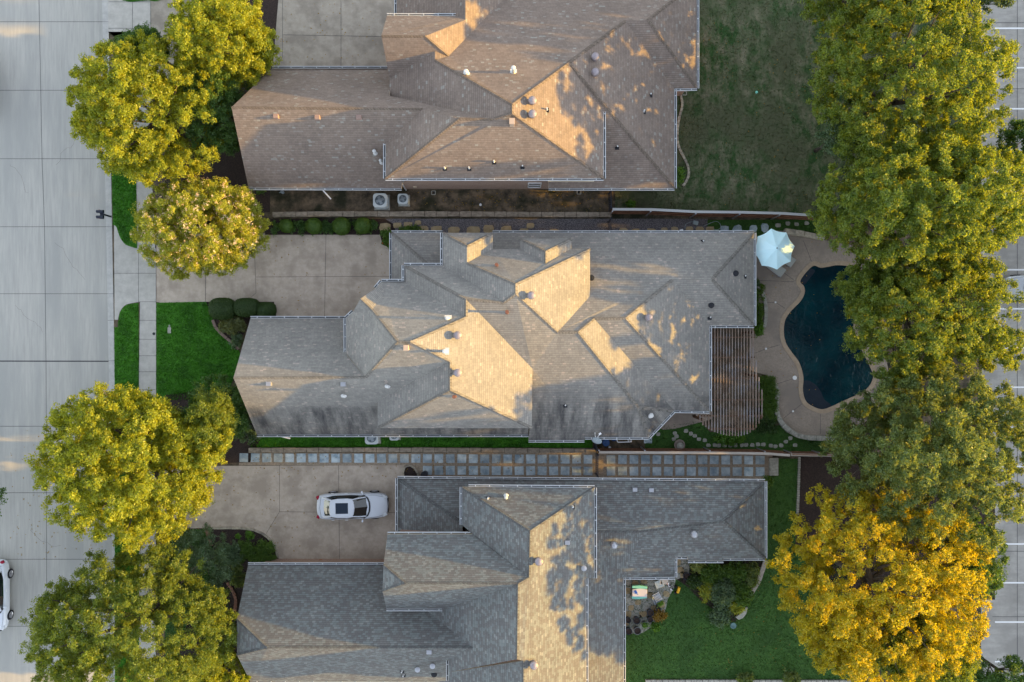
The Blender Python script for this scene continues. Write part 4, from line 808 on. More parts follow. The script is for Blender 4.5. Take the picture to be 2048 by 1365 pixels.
    for sg in (-1,1): mb.tube([(1.1,.80*sg,.995),(1.7,.74*sg,.935),(2.15,.62*sg,.86)],.008,5)
    mb.tube([(-2.12,-.72,1.03),(-2.22,0,1.055),(-2.12,.72,1.03)],.008,5); mb.build('panel_gap',M['black'],t)
    mb=MB(); mb.box((2.44,0,.62),(.08,1.0,.22)); mb.build('grille',M['black'],t,bevel=.03)
    t.location=loc; t.rotation_euler=(0,0,rot); return t
p=P(709.5,1010,0); make_car('white sedan with a dark glass sunroof parked in the bottom driveway',M['car_white'],0.02,(p.x,p.y+.06,.012))
p=P(3,1186,0); make_car('white sedan with a red tail light parked at the left edge of the street',M['car_white'],-math.pi/2,(p.x-.12,p.y,-.106),False)
p=P(-36,168,0); make_car('dark car on the street of which only two wheels show at the left edge',M['car_dark'],math.pi/2,(p.x,p.y,-.106),False)
p=P(2072,578,0); make_car('silver car in the parking lot at the right edge, half under the trees',M['car_silver'],math.pi,(p.x-.2,p.y,.02),True)
# twin mailbox at the kerb
t=thing('mailbox',P(221,434,0),'pair of black mailboxes on one post at the kerb','mailbox')
mb=MB(); p=P(222,434,0); mb.box((p.x,p.y,.5),(.1,.1,1.0)); mb.box((p.x-.12,p.y,1.0),(.26,.62,.05)); mb.build('post',M['navy'],t)
for dy in (-.19,.19):
    mb=MB(); x0,x1=p.x-.42,p.x+.06; k=8
    for x in (x0,x1):
        mb.v+=[(x,p.y+dy-.10,1.03),(x,p.y+dy+.10,1.03)]+[(x,p.y+dy+.10*math.cos(math.pi*j/k),1.15+.10*math.sin(math.pi*j/k)) for j in range(k+1)]
    n=k+3
    for j in range(n): mb.f.append((j,(j+1)%n,n+(j+1)%n,n+j)); mb.m.append(0)
    mb.f+= [tuple(range(n))[::-1],tuple(range(n,2*n))]; mb.m+=[0,0]
    o=mb.build('box',M['navy'],t,bevel=.005)
    q=MB(); q.box((p.x-.2,p.y+dy*1.62,1.22),(.03,.012,.14)); q.build('flag',M['red'],o)
# water meter lid and valve cover
mb=MB(); p=P(339,661,.03); mb.box((p.x,p.y,.05),(.24,.42,.05)); mb.box((p.x,p.y+.30,.045),(.12,.16,.04)); tag(mb.build('meter_cover',M['flaggrey'],loc=tuple(p),bevel=.01),'pale rectangular meter lid set in the middle front lawn','meter cover')
mb=MB(); p=P(307.5,668,.03); mb.lathe((p.x,p.y,.015),[(.10,0),(.10,.012),(.02,.014)],18); tag(mb.build('valve_cover',M['black'],loc=(p.x,p.y,.015)),'small round dark iron cover on the sidewalk','valve cover')
for x,y,l in ((867,386,'small white drain grate in the dirt beside the rose brick wall'),(1158,385,'small white drain box below the low eave of the top house'),(1369,187,'small white drain box at the back corner of the top house')):
    p=P(x,y,.02); mb=MB()
    for a,b in (((-.13,-.13),(.13,-.13)),((.13,-.13),(.13,.13)),((.13,.13),(-.13,.13)),((-.13,.13),(-.13,-.13))): mb.bar((p.x+a[0],p.y+a[1],.03),(p.x+b[0],p.y+b[1],.03),.05,.05)
    mb.box((p.x,p.y,.012),(.2,.2,.01),mi=1); tag(mb.build('drain_box',[M['flaggrey'],M['black']],loc=(p.x,p.y,0)),l,'drain')
for x,y,l,mm in ((961,410,'small white plastic cap in the side yard of the top house','white'),(1513,185,'small teal plastic lid in the top back lawn','mint')):
    p=P(x,y,.02); mb=MB(); mb.lathe((p.x,p.y,.02),[(.09,0),(.09,.04),(.02,.06)],14); tag(mb.build('round_cap',M[mm],loc=(p.x,p.y,.02)),l,'cap')
# air conditioning condensers
def condenser(x,y,s,h,label):
    p=P(x,y,h); t=thing('air_conditioner',(p.x,p.y,0),label,'air conditioner','air conditioners beside the houses'); r=s*.22; mb=MB(); poly=[]
    for cx,cy,a0 in ((s/2-r,s/2-r,0),(-s/2+r,s/2-r,90),(-s/2+r,-s/2+r,180),(s/2-r,-s/2+r,270)):
        for k in range(5): a=R(a0+k*22.5); poly.append((p.x+cx+r*math.cos(a),p.y+cy+r*math.sin(a)))
    mb.prism(poly,.08,h-.04); sm=[((q[0]-p.x)*.97+p.x,(q[1]-p.y)*.97+p.y) for q in poly]; mb.prism(sm,h-.04,h); 
    for k in range(5): mb.prism([((q[0]-p.x)*1.012+p.x,(q[1]-p.y)*1.012+p.y) for q in poly],.15+k*(h-.3)/5,.17+k*(h-.3)/5)
    mb.build('cabinet',M['acw'],t)
    mb=MB(); mb.lathe((p.x,p.y,h+.001),[(s*.36,0),(s*.36,.012),(s*.30,.02),(.02,.02)],28); mb.build('fan_well',M['acd'],t)
    mb=MB()
    for k in range(4):
        a=k*math.pi/2+.4; mb.bar((p.x,p.y,h+.028),(p.x+s*.29*math.cos(a),p.y+s*.29*math.sin(a),h+.024),s*.20,.01)
    for rr in (.11,.17,.23,.29,.345):
        K=24
        for j in range(K):
            a,b=2*math.pi*j/K,2*math.pi*(j+1)/K; mb.bar((p.x+s*rr*math.cos(a),p.y+s*rr*math.sin(a),h+.05),(p.x+s*rr*math.cos(b),p.y+s*rr*math.sin(b),h+.05),.008,.008)
    mb.lathe((p.x,p.y,h+.03),[(s*.12,0),(s*.12,.03),(s*.08,.035),(s*.07,.02)],18); mb.build('fan',M['acm'],t)
    mb=MB(); mb.box((p.x,p.y,.05),(s*1.12,s*1.12,.10)); mb.build('base_pad',M['flaggrey'],t)
condenser(760,401,.98,.95,'larger square air conditioner beside the top house')
condenser(805.5,398,.72,.80,'smaller square air conditioner beside the top house')
condenser(743,876,.92,.90,'larger air conditioner half under the south eave of the middle house')
condenser(788,872,.66,.75,'smaller air conditioner half under the south eave of the middle house')
# parasol and loungers
t=thing('parasol',P(1553,497,0),'open pale blue octagonal parasol shading two loungers by the pool','parasol')
c=P(1553,497,2.9); zt=2.45; R0=1.40; mb=MB(); K=8;S=6; n0=1; mb.v.append((c.x,c.y,2.95)); rings=[]
a0=R(8)
for k,(f,dz) in enumerate(((.16,2.90),(.5,2.72),(.8,2.55),(1.0,2.42))):
    st_=len(mb.v)
    for j in range(K*S):
        a=a0+2*math.pi*j/(K*S); ph=(j%S)/S; corner=math.cos(math.pi/K)/math.cos((ph-.5)*2*math.pi/K); sag=1-.055*math.sin(math.pi*ph)*f
        mb.v.append((c.x+R0*f*corner*sag*math.cos(a),c.y+R0*f*corner*sag*math.sin(a),dz-.02*math.sin(math.pi*ph)*f))
    rings.append(st_)
N=K*S
for j in range(N):
    mb.f.append((0,rings[0]+j,rings[0]+(j+1)%N)); mb.m.append(0)
    for a,b in zip(rings[:-1],rings[1:]): mb.f.append((a+j,b+j,b+(j+1)%N,a+(j+1)%N)); mb.m.append(0)
o=mb.build('canopy',M['canvas'],t)
mb=MB(); mb.lathe((c.x,c.y,2.93),[(.21,0),(.10,.05),(.02,.07)],16); mb.build('vent_cap',M['canvas'],t)
mb=MB(); mb.lathe((c.x,c.y,2.97),[(.04,0),(.045,.05),(.02,.09)],10); mb.build('finial',M['navy'],t)
mb=MB(); mb.tube([(c.x,c.y,.1),(c.x,c.y,2.9)],.025,10); mb.build('pole',M['galv'],t)
for j in range(8):
    a=a0+2*math.pi*j/8; r=MB(); r.bar((c.x,c.y,2.91),(c.x+R0*.99*math.cos(a),c.y+R0*.99*math.sin(a),2.405),.018,.018); r.build('rib',M['galv'],t)
mb=MB(); mb.lathe((c.x,c.y,.05),[(.32,0),(.32,.05),(.1,.09),(.04,.3)],20); mb.build('base',M['black'],t)
def lounger(px,py,ang,label):
    f=P(px,py,.35); t=thing('sun_lounger',(0,0,0),label,'sun lounger','sun loungers under the parasol'); 
    mb=MB(); mb.box((-.62,0,.33),(1.24,.62,.05)); mb.build('seat',M['cush'],t,bevel=.015)
    mb=MB(); mb.bar((-1.25,0,.34),(-1.80,0,.58),.62,.05); mb.build('backrest',M['cush'],t,bevel=.015)
    for sg in (-1,1):
        mb=MB(); mb.bar((0,.32*sg,.30),(-1.85,.32*sg,.30),.03,.05); mb.build('side_rail',M['galv'],t)
        for x in (-.12,-1.6): mb=MB(); mb.box((x,.31*sg,.15),(.04,.04,.30)); mb.build('leg',M['galv'],t)
    t.location=(f.x,f.y,.045); t.rotation_euler=(0,0,ang)
lounger(1566.5,548,math.atan2(-18,23.5),'grey sun lounger whose foot end sticks out south of the parasol')
lounger(1586.5,528,math.atan2(-18,23.5),'grey sun lounger whose foot end sticks out east of the parasol')
# service yard: bins, frame and box
def barrel(name,x,y,r,h,m,label,cat,group=None,rim=None):
    p=P(x,y,h); t=thing(name,(p.x,p.y,0),label,cat,group); mb=MB(); mb.lathe((p.x,p.y,.02),[(r*.8,0),(r*.93,h*.6),(r,h-.04)],18); mb.build('body',m,t,smooth=True)
    mb=MB(); mb.lathe((p.x,p.y,h-.02),[(r*1.06,0),(r*1.06,.04),(r*.9,.06),(r*.2,.09)],18); mb.build('lid',rim or m,t)
barrel('rubbish_bin',1212,886,.24,.9,M['trash'],'round blue rubbish bin under the satellite dish','bin')
barrel('rubbish_bin',1228,877,.20,.6,M['trash'],'small blue tub tucked under the gutter beside the rubbish bin','tub')
mb=MB(); p=P(1219,895,.1); mb.lathe((p.x,p.y,.02),[(.07,0),(.09,.22)],12); tag(mb.build('bucket',M['white'],loc=(p.x,p.y,0)),'small white bucket south of the blue bin','bucket')
p=P(1247,880,1.0); mb=MB(); z=1.0
q=[P(1231,874,z),P(1236,885,z),P(1263,884,z),P(1260,873,z)]
for a,b in zip(q,q[1:]+q[:1]): mb.bar(a,b,.055,.05)
mb.bar(P(1255,874,z),P(1257,884,z),.05,.05)
for a in q: mb.bar((a.x,a.y,.05),(a.x,a.y,z),.05,.05)
mb.bar((q[0].x,q[0].y,.4),(q[3].x,q[3].y,.4),.05,.05); tag(mb.build('garden_rack',M['white'],loc=tuple(p)),'white pipe frame standing against the south wall of the middle house','frame')
# stone fountain
t=thing('fountain',P(1359,891,0),'round tiered stone fountain in the grass south of the middle house','fountain'); p=P(1359,890,.4)
mb=MB(); mb.lathe((p.x,p.y,.02),[(.28,0),(.30,.3),(.38,.38),(.38,.44),(.31,.44),(.26,.30),(.05,.28)],24); mb.build('basin',mat_or('fountain_stone',(.24,.20,.17)),t)
mb=MB(); mb.lathe((p.x+.05,p.y-.08,.3),[(.22,0),(.24,.14),(.15,.16),(.12,.3),(.03,.34)],16); mb.build('tier',M['flaggrey'],t)
# side-yard oddments
mb=MB(); pts=[P(x,y,.06) for x,y in smoothpts([(1370,458),(1371,450),(1377,446),(1386,444),(1394,447)],n=6)]; mb.tube(pts,.02,6); mb.box((P(1390,447).x,P(1390,447).y,.15),(.34,.26,.25),rz=-.3); tag(mb.build('hose_box',mat_or('pale_hose',(.30,.36,.38)),loc=tuple(P(1388,448))),'pale hose box with a loop of hose on the gravel','hose box')
mb=MB(); mb.tube([P(x,y,.06) for x,y in smoothpts([(1407,453),(1420,447),(1432,443),(1440,448),(1441,456),(1434,460),(1426,458)],n=6)],.018,6); tag(mb.build('garden_hose',mat_or('pale_hose',(.3,.36,.38)),loc=tuple(P(1432,452))),'loop of thin pale hose in the grass beside the gravel strip','hose')
mb=MB(); p=P(1363.5,461,.5); mb.box((p.x,p.y,.4),(.2,.16,.2),rz=.2); mb.box((p.x,p.y,.2),(.05,.05,.4)); tag(mb.build('utility_box',M['white'],loc=(p.x,p.y,0)),'little white utility box by the north eave of the middle house','utility box')
mb=MB(); p=P(564,384,.3); mb.lathe((p.x,p.y,.02),[(.10,0),(.12,.3),(.03,.33)],14); mb.bar((p.x,p.y,.2),(p.x-.25,p.y-.03,.12),.04,.04); tag(mb.build('water_valve',mat_or('valve_grey',(.28,.34,.38)),loc=(p.x,p.y,0)),'grey water valve on the dirt beside the top garage','valve')
# back patio of the bottom house
t=thing('play_table',P(1279,1185,0),'mint and white plastic water play table on the back patio','play table'); z=.55; p=P(1279,1185,z)
mb=MB()
for sg in (1,-1):
    pts=[(p.x-.53,p.y+sg*.30),(p.x+.53,p.y+sg*.25),(p.x+.53,p.y+sg*.42),(p.x,p.y+sg*.50),(p.x-.53,p.y+sg*.47)]; mb.prism(pts,z-.16,z-.03 if sg<0 else z+.06)
mb.build('tray',M['mint'],t,bevel=.03)
mb=MB(); mb.prism([(p.x-.52,p.y-.30),(p.x+.52,p.y-.34),(p.x+.54,p.y+.20),(p.x,p.y+.27),(p.x-.50,p.y+.21)],z-.1,z+.02); mb.build('lid',M['pinkw'],t,bevel=.03)
mb=MB(); mb.box((p.x-.26,p.y+.03,z+.03),(.16,.22,.03),rz=.5); mb.bar((p.x-.2,p.y-.06,z+.03),(p.x-.10,p.y-.16,z+.03),.03,.02); mb.build('emblem',mat_or('toy_blue',(.03,.12,.55)),t)
for sx in (-1,1):
    for sy in (-1,1): mb=MB(); mb.box((p.x+.42*sx,p.y+.34*sy,(z-.16)/2+.03),(.08,.08,z-.16)); mb.build('leg',mat_or('toy_navy',(.03,.05,.12)),t)
def chair(x,y,rz,m,label,z=.42,group='patio chairs'):
    t=thing('patio_chair',(0,0,0),label,'chair',group); mb=MB(); 
    mb.box((0,0,z),(.52,.5,.05)); mb.build('seat',m,t,bevel=.02); mb=MB(); mb.bar((-.24,0,z),(-.38,0,z+.45),.50,.05); mb.build('backrest',m,t,bevel=.015)
    for sx in (-1,1):
        for sy in (-1,1): q=MB(); q.box((.22*sx,.21*sy,z/2),(.035,.035,z)); q.build('leg',m,t)
        q=MB(); q.bar((-.24,.26*sx,z+.2),(.22,.26*sx,z+.2),.05,.03); q.build('armrest',m,t)
    p=P(x,y,z); t.location=(p.x,p.y,.05); t.rotation_euler=(0,0,rz); return t
chair(1318,1168,-1.2,mat_or('chair_grey',(.42,.47,.48)),'pale grey plastic chair against the patio wall')
chair(1327,1161,-1.6,mat_or('chair_cream',(.60,.50,.42)),'small cream plastic chair beside the pile of toys')
c3=chair(1314,1194,.5,mat_or('chair_blue',(.13,.17,.24)),'white and navy striped folding chair beside the play table')
mb=MB()
for k in range(6): mb.box((-.20+k*.085,0,.455),(.035,.5,.012))
for sy in (-1,1): mb.box((0,.25*sy,.455),(.54,.04,.04))
mb.build('stripes',M['white'],c3)
rt=random.Random(5)
for i,(dx,dy,mm,l) in enumerate(((1333,1163,'orange','small orange plastic toy in the pile by the cream chair'),(1335,1167,'red','small dark red plastic toy in the pile by the cream chair'),(1338,1171,'pinkw','small pale plastic toy at the lawn edge of the patio'),(1343,1179,'white','tiny white plastic toy nearest the yellow one'))):
    p=P(dx,dy,.15); t=thing('toy',(p.x,p.y,.05),l,'toy','toys on the patio'); mb=MB(); mb.box((p.x,p.y,.13),(.22,.13,.13),rz=i); mb.build('body',M[mm],t,bevel=.03); mb=MB(); mb.lathe((p.x+.05,p.y+.03,.18),[(.05,0),(.06,.06),(.02,.1)],10); mb.build('knob',M['white'] if i<2 else M['navy'],t)
p=P(1355,1181,.3); t=thing('toy_cart',(p.x,p.y,.03),'yellow and black plastic ride-on toy on the lawn','toy'); mb=MB(); mb.box((p.x+.08,p.y,.28),(.22,.5,.12),rz=-.3,top=.7); mb.build('body',M['yellow'],t,bevel=.04)
for dy in (-.2,.2): mb=MB(); mb.lathe((p.x-.1,p.y+dy,.05),[(.09,0),(.09,.16),(.03,.2)],12); mb.build('wheel',M['tyre'],t)
# bowl of stone ornaments by the lawn bed
mb=MB(); p=P(1479,1228,.2); mb.prism(pp([(1469,1233),(1484,1222),(1490,1212),(1494,1214),(1491,1226),(1484,1235),(1476,1238)],0),.03,.22); tag(mb.build('slab_bench',M['flaggrey'],loc=tuple(P(1479,1228)),bevel=.03),'pale stone slab bench at the south tip of the shrub bed','bench')
mb=MB(); p=P(1466,1251,.3); mb.lathe((p.x,p.y,.03),[(.1,0),(.05,.1),(.06,.3),(.22,.36),(.2,.38),(.05,.34)],16); tag(mb.build('bird_bath',mat_or('teal_glaze',(.10,.18,.19)),loc=(p.x,p.y,.03)),'small teal glazed bird bath on the lawn','bird bath')
p=P(1665,1041,.5); mb=MB(); mb.box((p.x,p.y,.42),(.46,.2,.05)); mb.box((p.x,p.y+.13,.62),(.46,.04,.4));
for dx in (-.2,.2): mb.box((p.x+dx,p.y,.2),(.05,.18,.4))
tag(mb.build('toy_chair',M['bluep'],loc=(p.x,p.y,0),bevel=.01),'bright blue plastic seat showing between branches over the mulch','seat')
# dark bin behind the bottom garage
barrel('compost_bin',848,951,.24,.9,M['black'],'round black bin at the corner of the bottom garage','bin')
mb=MB(); p=P(641,1125,.3); mb.lathe((p.x,p.y,.03),[(.16,0),(.22,.3),(.18,.3),(.05,.24)],14); tag(mb.build('flower_pot',M['terracotta'],loc=(p.x,p.y,0)),'terracotta pot on the walk below the bottom gutter','pot')
# added block out of view beyond the lot, keeps low sun off the ground

t=thing('sun_blocker',(84,0,0),'long plain block added out of view beyond the parking lot to shade the ground','sun blocker')
mb=MB(); mb.box((84,0,6.9),(16,150,13.8)); mb.build('wall',M['brickB'],t); mb=MB(); mb.box((84,0,13.95),(16.6,150.6,.3)); mb.build('roof',M['lot'],t)
# ---------------------------------------------------------------- foliage
def leafmesh(name,pos,nrm,size,mat_,parent=None,loc=None,elong=1.7,rng=None,smoothshade=False):
    """one small bent leaf spray per point: a rhombus of two triangles"""
    n=len(pos); rng=rng or np.random.default_rng(1)
    nrm=nrm/np.maximum(np.linalg.norm(nrm,axis=1,keepdims=True),1e-6)
    r=rng.normal(size=(n,3)); u=np.cross(nrm,r); u/=np.maximum(np.linalg.norm(u,axis=1,keepdims=True),1e-6); v=np.cross(nrm,u)
    s=(size*rng.uniform(.65,1.35,n))[:,None]
    a=pos-u*s*elong/2; c=pos+u*s*elong/2; b=pos+v*s/2+nrm*s*.12; d=pos-v*s/2+nrm*s*.12
    V=np.empty((n,4,3),np.float32); V[:,0]=a;V[:,1]=b;V[:,2]=c;V[:,3]=d
    base=np.array(wl(parent) if loc is None else loc,np.float32); V-=base
    me=bpy.data.meshes.new(name); me.vertices.add(n*4); me.vertices.foreach_set('co',V.reshape(-1))
    idx=np.arange(n*4,dtype=np.int32); me.loops.add(n*4); me.loops.foreach_set('vertex_index',idx)
    me.polygons.add(n); me.polygons.foreach_set('loop_start',np.arange(0,n*4,4,dtype=np.int32)); me.polygons.foreach_set('loop_total',np.full(n,4,np.int32)); me.update(calc_edges=True)
    return link(name,me,mat_,parent,loc=loc)
def clumps(rng,centers,radii,per,squash=.8,jit=.9,up=.0):
    """leaf points on the outer shells of foliage clumps"""
    S=6; per=max(per//S,6); d0=rng.normal(size=(len(centers)*S,3)); d0/=np.linalg.norm(d0,axis=1,keepdims=True); d0[:,2]=np.abs(d0[:,2])*.8-.15   # sprays within each clump
    rr=np.repeat(radii,S); centers=np.repeat(centers,S,axis=0)+d0*(rr*rng.uniform(.35,1.15,len(rr)))[:,None]; radii=rr*rng.uniform(.26,.60,len(rr))
    n=len(centers)*per; c=np.repeat(centers,per,axis=0); r=np.repeat(radii,per)
    d=rng.normal(size=(n,3)); d/=np.linalg.norm(d,axis=1,keepdims=True); d[:,2]=np.where(d[:,2]<-.3,-d[:,2],d[:,2])
    rad=r*(rng.uniform(.35,1.0,n)**.45); p=c+d*rad[:,None]*np.array([1,1,squash]); p+=rng.normal(size=(n,3))*.05
    nr=d+rng.normal(size=(n,3))*jit; nr[:,2]+=up
    return p,nr
def crown_pts(rng,c,rx,ry,rz,n,cr,lump=.16,seed_lobes=7,lo=-.55):
    """clump centres spread over a lumpy ellipsoid, densest near its surface"""
    out=[];lob=rng.normal(size=(seed_lobes,3)); lob/=np.linalg.norm(lob,axis=1,keepdims=True); amp=rng.uniform(-.5,1,seed_lobes)
    while len(out)<n:
        d=rng.normal(size=3); d/=np.linalg.norm(d)
        if d[2]<lo: continue
        k=1+lump*sum(a*max(0,float(np.dot(d,l)))**3 for a,l in zip(amp,lob))
        f=1-abs(rng.normal())*.22 if rng.random()<.8 else rng.uniform(.3,.85)
        out.append((c[0]+d[0]*(rx-cr*.6)*k*f,c[1]+d[1]*(ry-cr*.6)*k*f,c[2]+d[2]*(rz-cr*.5)*k*f))
    return np.array(out)
def tree(name,label,px,py,rxp,ryp,zc,rz,mat_,n=200,cr=.5,per=150,leaf=.12,seed=1,group='large trees',trunk=None,lump=.16,flowers=None,jit=.95,extra=(),cat='tree',elong=1.7,lo=-.55):
    rng=np.random.default_rng(seed); c=P(px,py,zc); sc=FP/(HC-zc); rx,ry=rxp/sc,ryp/sc
    tb=trunk or (px,py); g=P(tb[0],tb[1],zc); base=Vector((g.x,g.y,0)); t=thing(name,tuple(base),label,cat,group)
    n=int(n*(1.12 if px<1024 else .98)); cc=crown_pts(rng,c,rx,ry,rz,n,cr,lump,lo=lo)
    for (ex,ey,erx,ery,ez,erz,en) in extra:
        q=P(ex,ey,ez); k=FP/(HC-ez); cc=np.vstack([cc,crown_pts(rng,q,erx/k,ery/k,erz,en,cr,lump,lo=lo)])
    rad=cr*rng.uniform(.55,1.25,len(cc)); p,nr=clumps(rng,cc,rad,int(per*2.3),jit=jit)
    leaf*=.60
    o=leafmesh('crown',p.astype(np.float32),nr,leaf,mat_,t,rng=rng,elong=elong)
    if flowers:
        m,fn,fs=flowers; sel=cc[:, 2]>c.z-.1*rz; fc=cc[sel]; fr=rad[sel]; k=rng.integers(0,len(fc),fn); d=rng.normal(size=(fn,3)); d[:,2]=abs(d[:,2])+.4; d/=np.linalg.norm(d,axis=1,keepdims=True)
        ctr=fc[k]+d*(fr[k]*1.0)[:,None]; pts=np.repeat(ctr,9,axis=0)+rng.normal(size=(fn*9,3))*fs*.9
        leafmesh('blossom',pts.astype(np.float32),np.repeat(d,9,axis=0)+rng.normal(size=(fn*9,3))*.5,fs,m,t,rng=rng,elong=1.1)
    mb=MB(); top=zc-rz*.35; r0=max(.07,min(.32,rx*.06)); mb.tube([base,(base.x+.05,base.y,top*.5),(base.x,base.y+.05,top)],[r0*1.3,r0,r0*.75],9); mb.build('trunk',M['bark'],t,smooth=True)
    mb=MB(); ks=rng.permutation(len(cc))[:min(16,len(cc)//6+2)]
    for i in ks:
        e=Vector(cc[i]); s=Vector((base.x,base.y,top*rng.uniform(.7,1))); mid=s.lerp(e,.5)+Vector((0,0,-.08*(e-s).length)); mb.tube([s,mid,e],[r0*.5,r0*.3,.02],6,cap=False)
    if mb.v: mb.build('limbs',M['bark'],t,smooth=True)
    return t
def shrub(name,label,px,py,rxp,ryp,h,mat_,n=24,cr=.22,per=90,leaf=.07,seed=1,group=None,flowers=None,cat='shrub',rect=False,elong=1.7,jit=.55,lump=.1):
    rng=np.random.default_rng(seed+int(px)); c=P(px,py,h*.5); rx,ry=rxp/28.6,ryp/28.6
    if rect: cc=np.stack([rng.uniform(-1,1,n)*rx+c.x,rng.uniform(-1,1,n)*ry+c.y,rng.uniform(.35,.85,n)*h],1)
    else: cc=crown_pts(rng,c,rx,ry,h*.5,n,cr,lump,lo=-.4)
    rad=cr*rng.uniform(.6,1.2,len(cc)); p,nr=clumps(rng,cc,rad,per,jit=jit); p[:,2]=np.maximum(p[:,2],.03)
    if flowers:
        t=thing(name,(c.x,c.y,0),label,cat,group); leafmesh('foliage',p.astype(np.float32),nr,leaf,mat_,t,rng=rng,elong=elong)
        m,fn,fs=flowers; k=rng.integers(0,len(cc),fn); d=rng.normal(size=(fn,3)); d[:,2]=abs(d[:,2])+.6; d/=np.linalg.norm(d,axis=1,keepdims=True); ctr=cc[k]+d*(rad[k]*1.05)[:,None]
        leafmesh('blossom',(np.repeat(ctr,8,axis=0)+rng.normal(size=(fn*8,3))*fs*.6).astype(np.float32),np.repeat(d,8,axis=0)+rng.normal(size=(fn*8,3))*.5,fs,m,t,rng=rng,elong=1)
        return t
    o=leafmesh(name,p.astype(np.float32),nr,leaf,mat_,loc=(c.x,c.y,0),rng=rng,elong=elong); return tag(o,label,cat,group)
def clipped(label,px,py,rxp,ryp,h,mat_,seed,group,leaf=.05,n=9000,cat='shrub',exp=3.0):
    """tightly clipped shrub: leaves on the skin of a superellipsoid"""
    rng=np.random.default_rng(seed); c=P(px,py,h*.8); rx,ry=rxp/28.6*.97,ryp/28.6*.97
    d=rng.normal(size=(n,3)); d/=np.linalg.norm(d,axis=1,keepdims=True); k=(np.abs(d)**exp).sum(1)**(-1/exp); s=d*k[:,None]*rng.uniform(.90,1.02,n)[:,None]
    p=np.stack([c.x+s[:,0]*rx,c.y+s[:,1]*ry,h*.5+s[:,2]*h*.5],1)+rng.normal(size=(n,3))*.012; nr=s/np.array([rx,ry,h*.5])+rng.normal(size=(n,3))*.5
    return tag(leafmesh('clipped_shrub',p.astype(np.float32),nr,leaf,mat_,loc=(c.x,c.y,0),rng=rng,elong=1.4),label,cat,group)
F={}
F['bright']=leafmat('leaf_bright',(.11,.18,.020),(.37,.40,.026),c3=(.56,.53,.04),trans=.45)
F['elm']=leafmat('leaf_elm',(.07,.13,.026),(.22,.28,.032),c3=(.46,.45,.045),trans=.5)
F['dark']=leafmat('leaf_dark',(.05,.12,.03),(.09,.18,.04))
F['darkblue']=leafmat('leaf_blue_green',(.06,.12,.06),(.13,.20,.11))
F['oak']=leafmat('leaf_oak',(.06,.135,.03),(.23,.29,.035),c3=(.52,.49,.03),trans=.55)
F['olive']=leafmat('leaf_olive',(.07,.13,.05),(.18,.235,.065),c3=(.42,.40,.09),trans=.5)
F['gold']=leafmat('leaf_gold',(.18,.21,.014),(.44,.39,.012),c3=(.52,.42,.013),trans=.5)
F['amber']=leafmat('leaf_amber',(.16,.11,.02),(.27,.18,.025),c3=(.34,.2,.03))
F['myrtle']=leafmat('leaf_myrtle',(.14,.21,.03),(.42,.44,.05),c3=(.60,.54,.07),trans=.4)
F['lime']=leafmat('leaf_lime',(.06,.16,.02),(.12,.26,.03))
F['box']=leafmat('leaf_box',(.05,.12,.018),(.11,.20,.03),ns=6)
F['boxdark']=leafmat('leaf_box_dark',(.03,.07,.02),(.06,.115,.03),ns=6)
F['grassy']=leafmat('leaf_grassy',(.06,.10,.035),(.20,.22,.09),ns=8)
F['vari']=leafmat('leaf_variegated',(.12,.20,.03),(.38,.42,.16),ns=8)
F['flowerW']=leafmat('petal_white',(.62,.50,.42),(.75,.66,.58))
F['flowerR']=leafmat('petal_red',(.35,.02,.03),(.5,.06,.05))
G1='street trees in front of the houses'; G2='big trees behind the back yards'
tree('shade_tree','rounded bright yellow green tree by the street, left of the top garage',285,218,143,143,5.4,4.0,F['bright'],n=460,cr=.48,lo=-.9,per=170,leaf=.11,seed=3,group=G1,trunk=(292,225))
tree('shade_tree','bright yellow green tree over the top driveway, upper left',447,78,104,92,5.6,3.8,F['bright'],n=290,cr=.45,lo=-.9,per=160,leaf=.11,seed=4,group=G1)
tree('evergreen_tree','dark shaded tree squeezed between the top garage and the rounded street tree',432,215,72,105,4.2,2.2,F['dark'],n=130,cr=.45,per=150,leaf=.10,seed=5,group=G1)
tree('evergreen_tree','dark shaded tree peeping out above the rounded street tree',292,92,62,34,4.6,1.6,F['dark'],n=60,cr=.42,per=150,leaf=.10,seed=6,group=G1)
tree('crepe_myrtle','crepe myrtle with white blossoms beside the middle driveway',403,445,138,104,3.7,2.9,F['myrtle'],n=520,cr=.38,lo=-.92,per=150,leaf=.09,seed=7,group=G1,flowers=(F['flowerW'],900,.055),lump=.25)
tree('shade_tree','largest yellow green tree spreading over the street, between the two white cars',262,925,182,178,5.6,4.3,F['bright'],n=600,cr=.50,lo=-.9,per=170,leaf=.115,seed=8,group=G1,lump=.35,extra=((418,905,48,62,6.4,1.3,34),))
tree('amber_tree','small yellowish tree at the west end of the middle house',425,850,44,66,5.6,1.9,F['elm'],n=90,cr=.42,per=140,leaf=.10,seed=9,group=G1,lump=.3)
tree('evergreen_tree','low dark tree against the front of the middle garage',440,820,76,72,3.0,1.7,F['dark'],n=110,cr=.42,per=140,leaf=.10,seed=10,group=G1)
tree('elm_tree','fine leaved olive tree at the lower left corner of the photograph',258,1262,205,160,5.8,3.7,F['elm'],n=640,cr=.42,per=150,leaf=.095,seed=11,group=G1,lump=.3,extra=((430,1215,48,45,5.8,1.2,22),(330,1130,70,45,5.6,1.4,34)),jit=.95)
tree('evergreen_tree','shaded green tree between the brick edging and the lower left tree',392,1135,78,78,2.7,1.8,F['darkblue'],n=100,cr=.4,per=130,leaf=.09,seed=12,group=G1)
tree('shrub_tree','bright green bushy tree at the bottom edge beside the bottom house',440,1345,70,52,3.0,1.8,F['bright'],n=80,cr=.38,per=130,leaf=.11,seed=13,group=G1,elong=3)
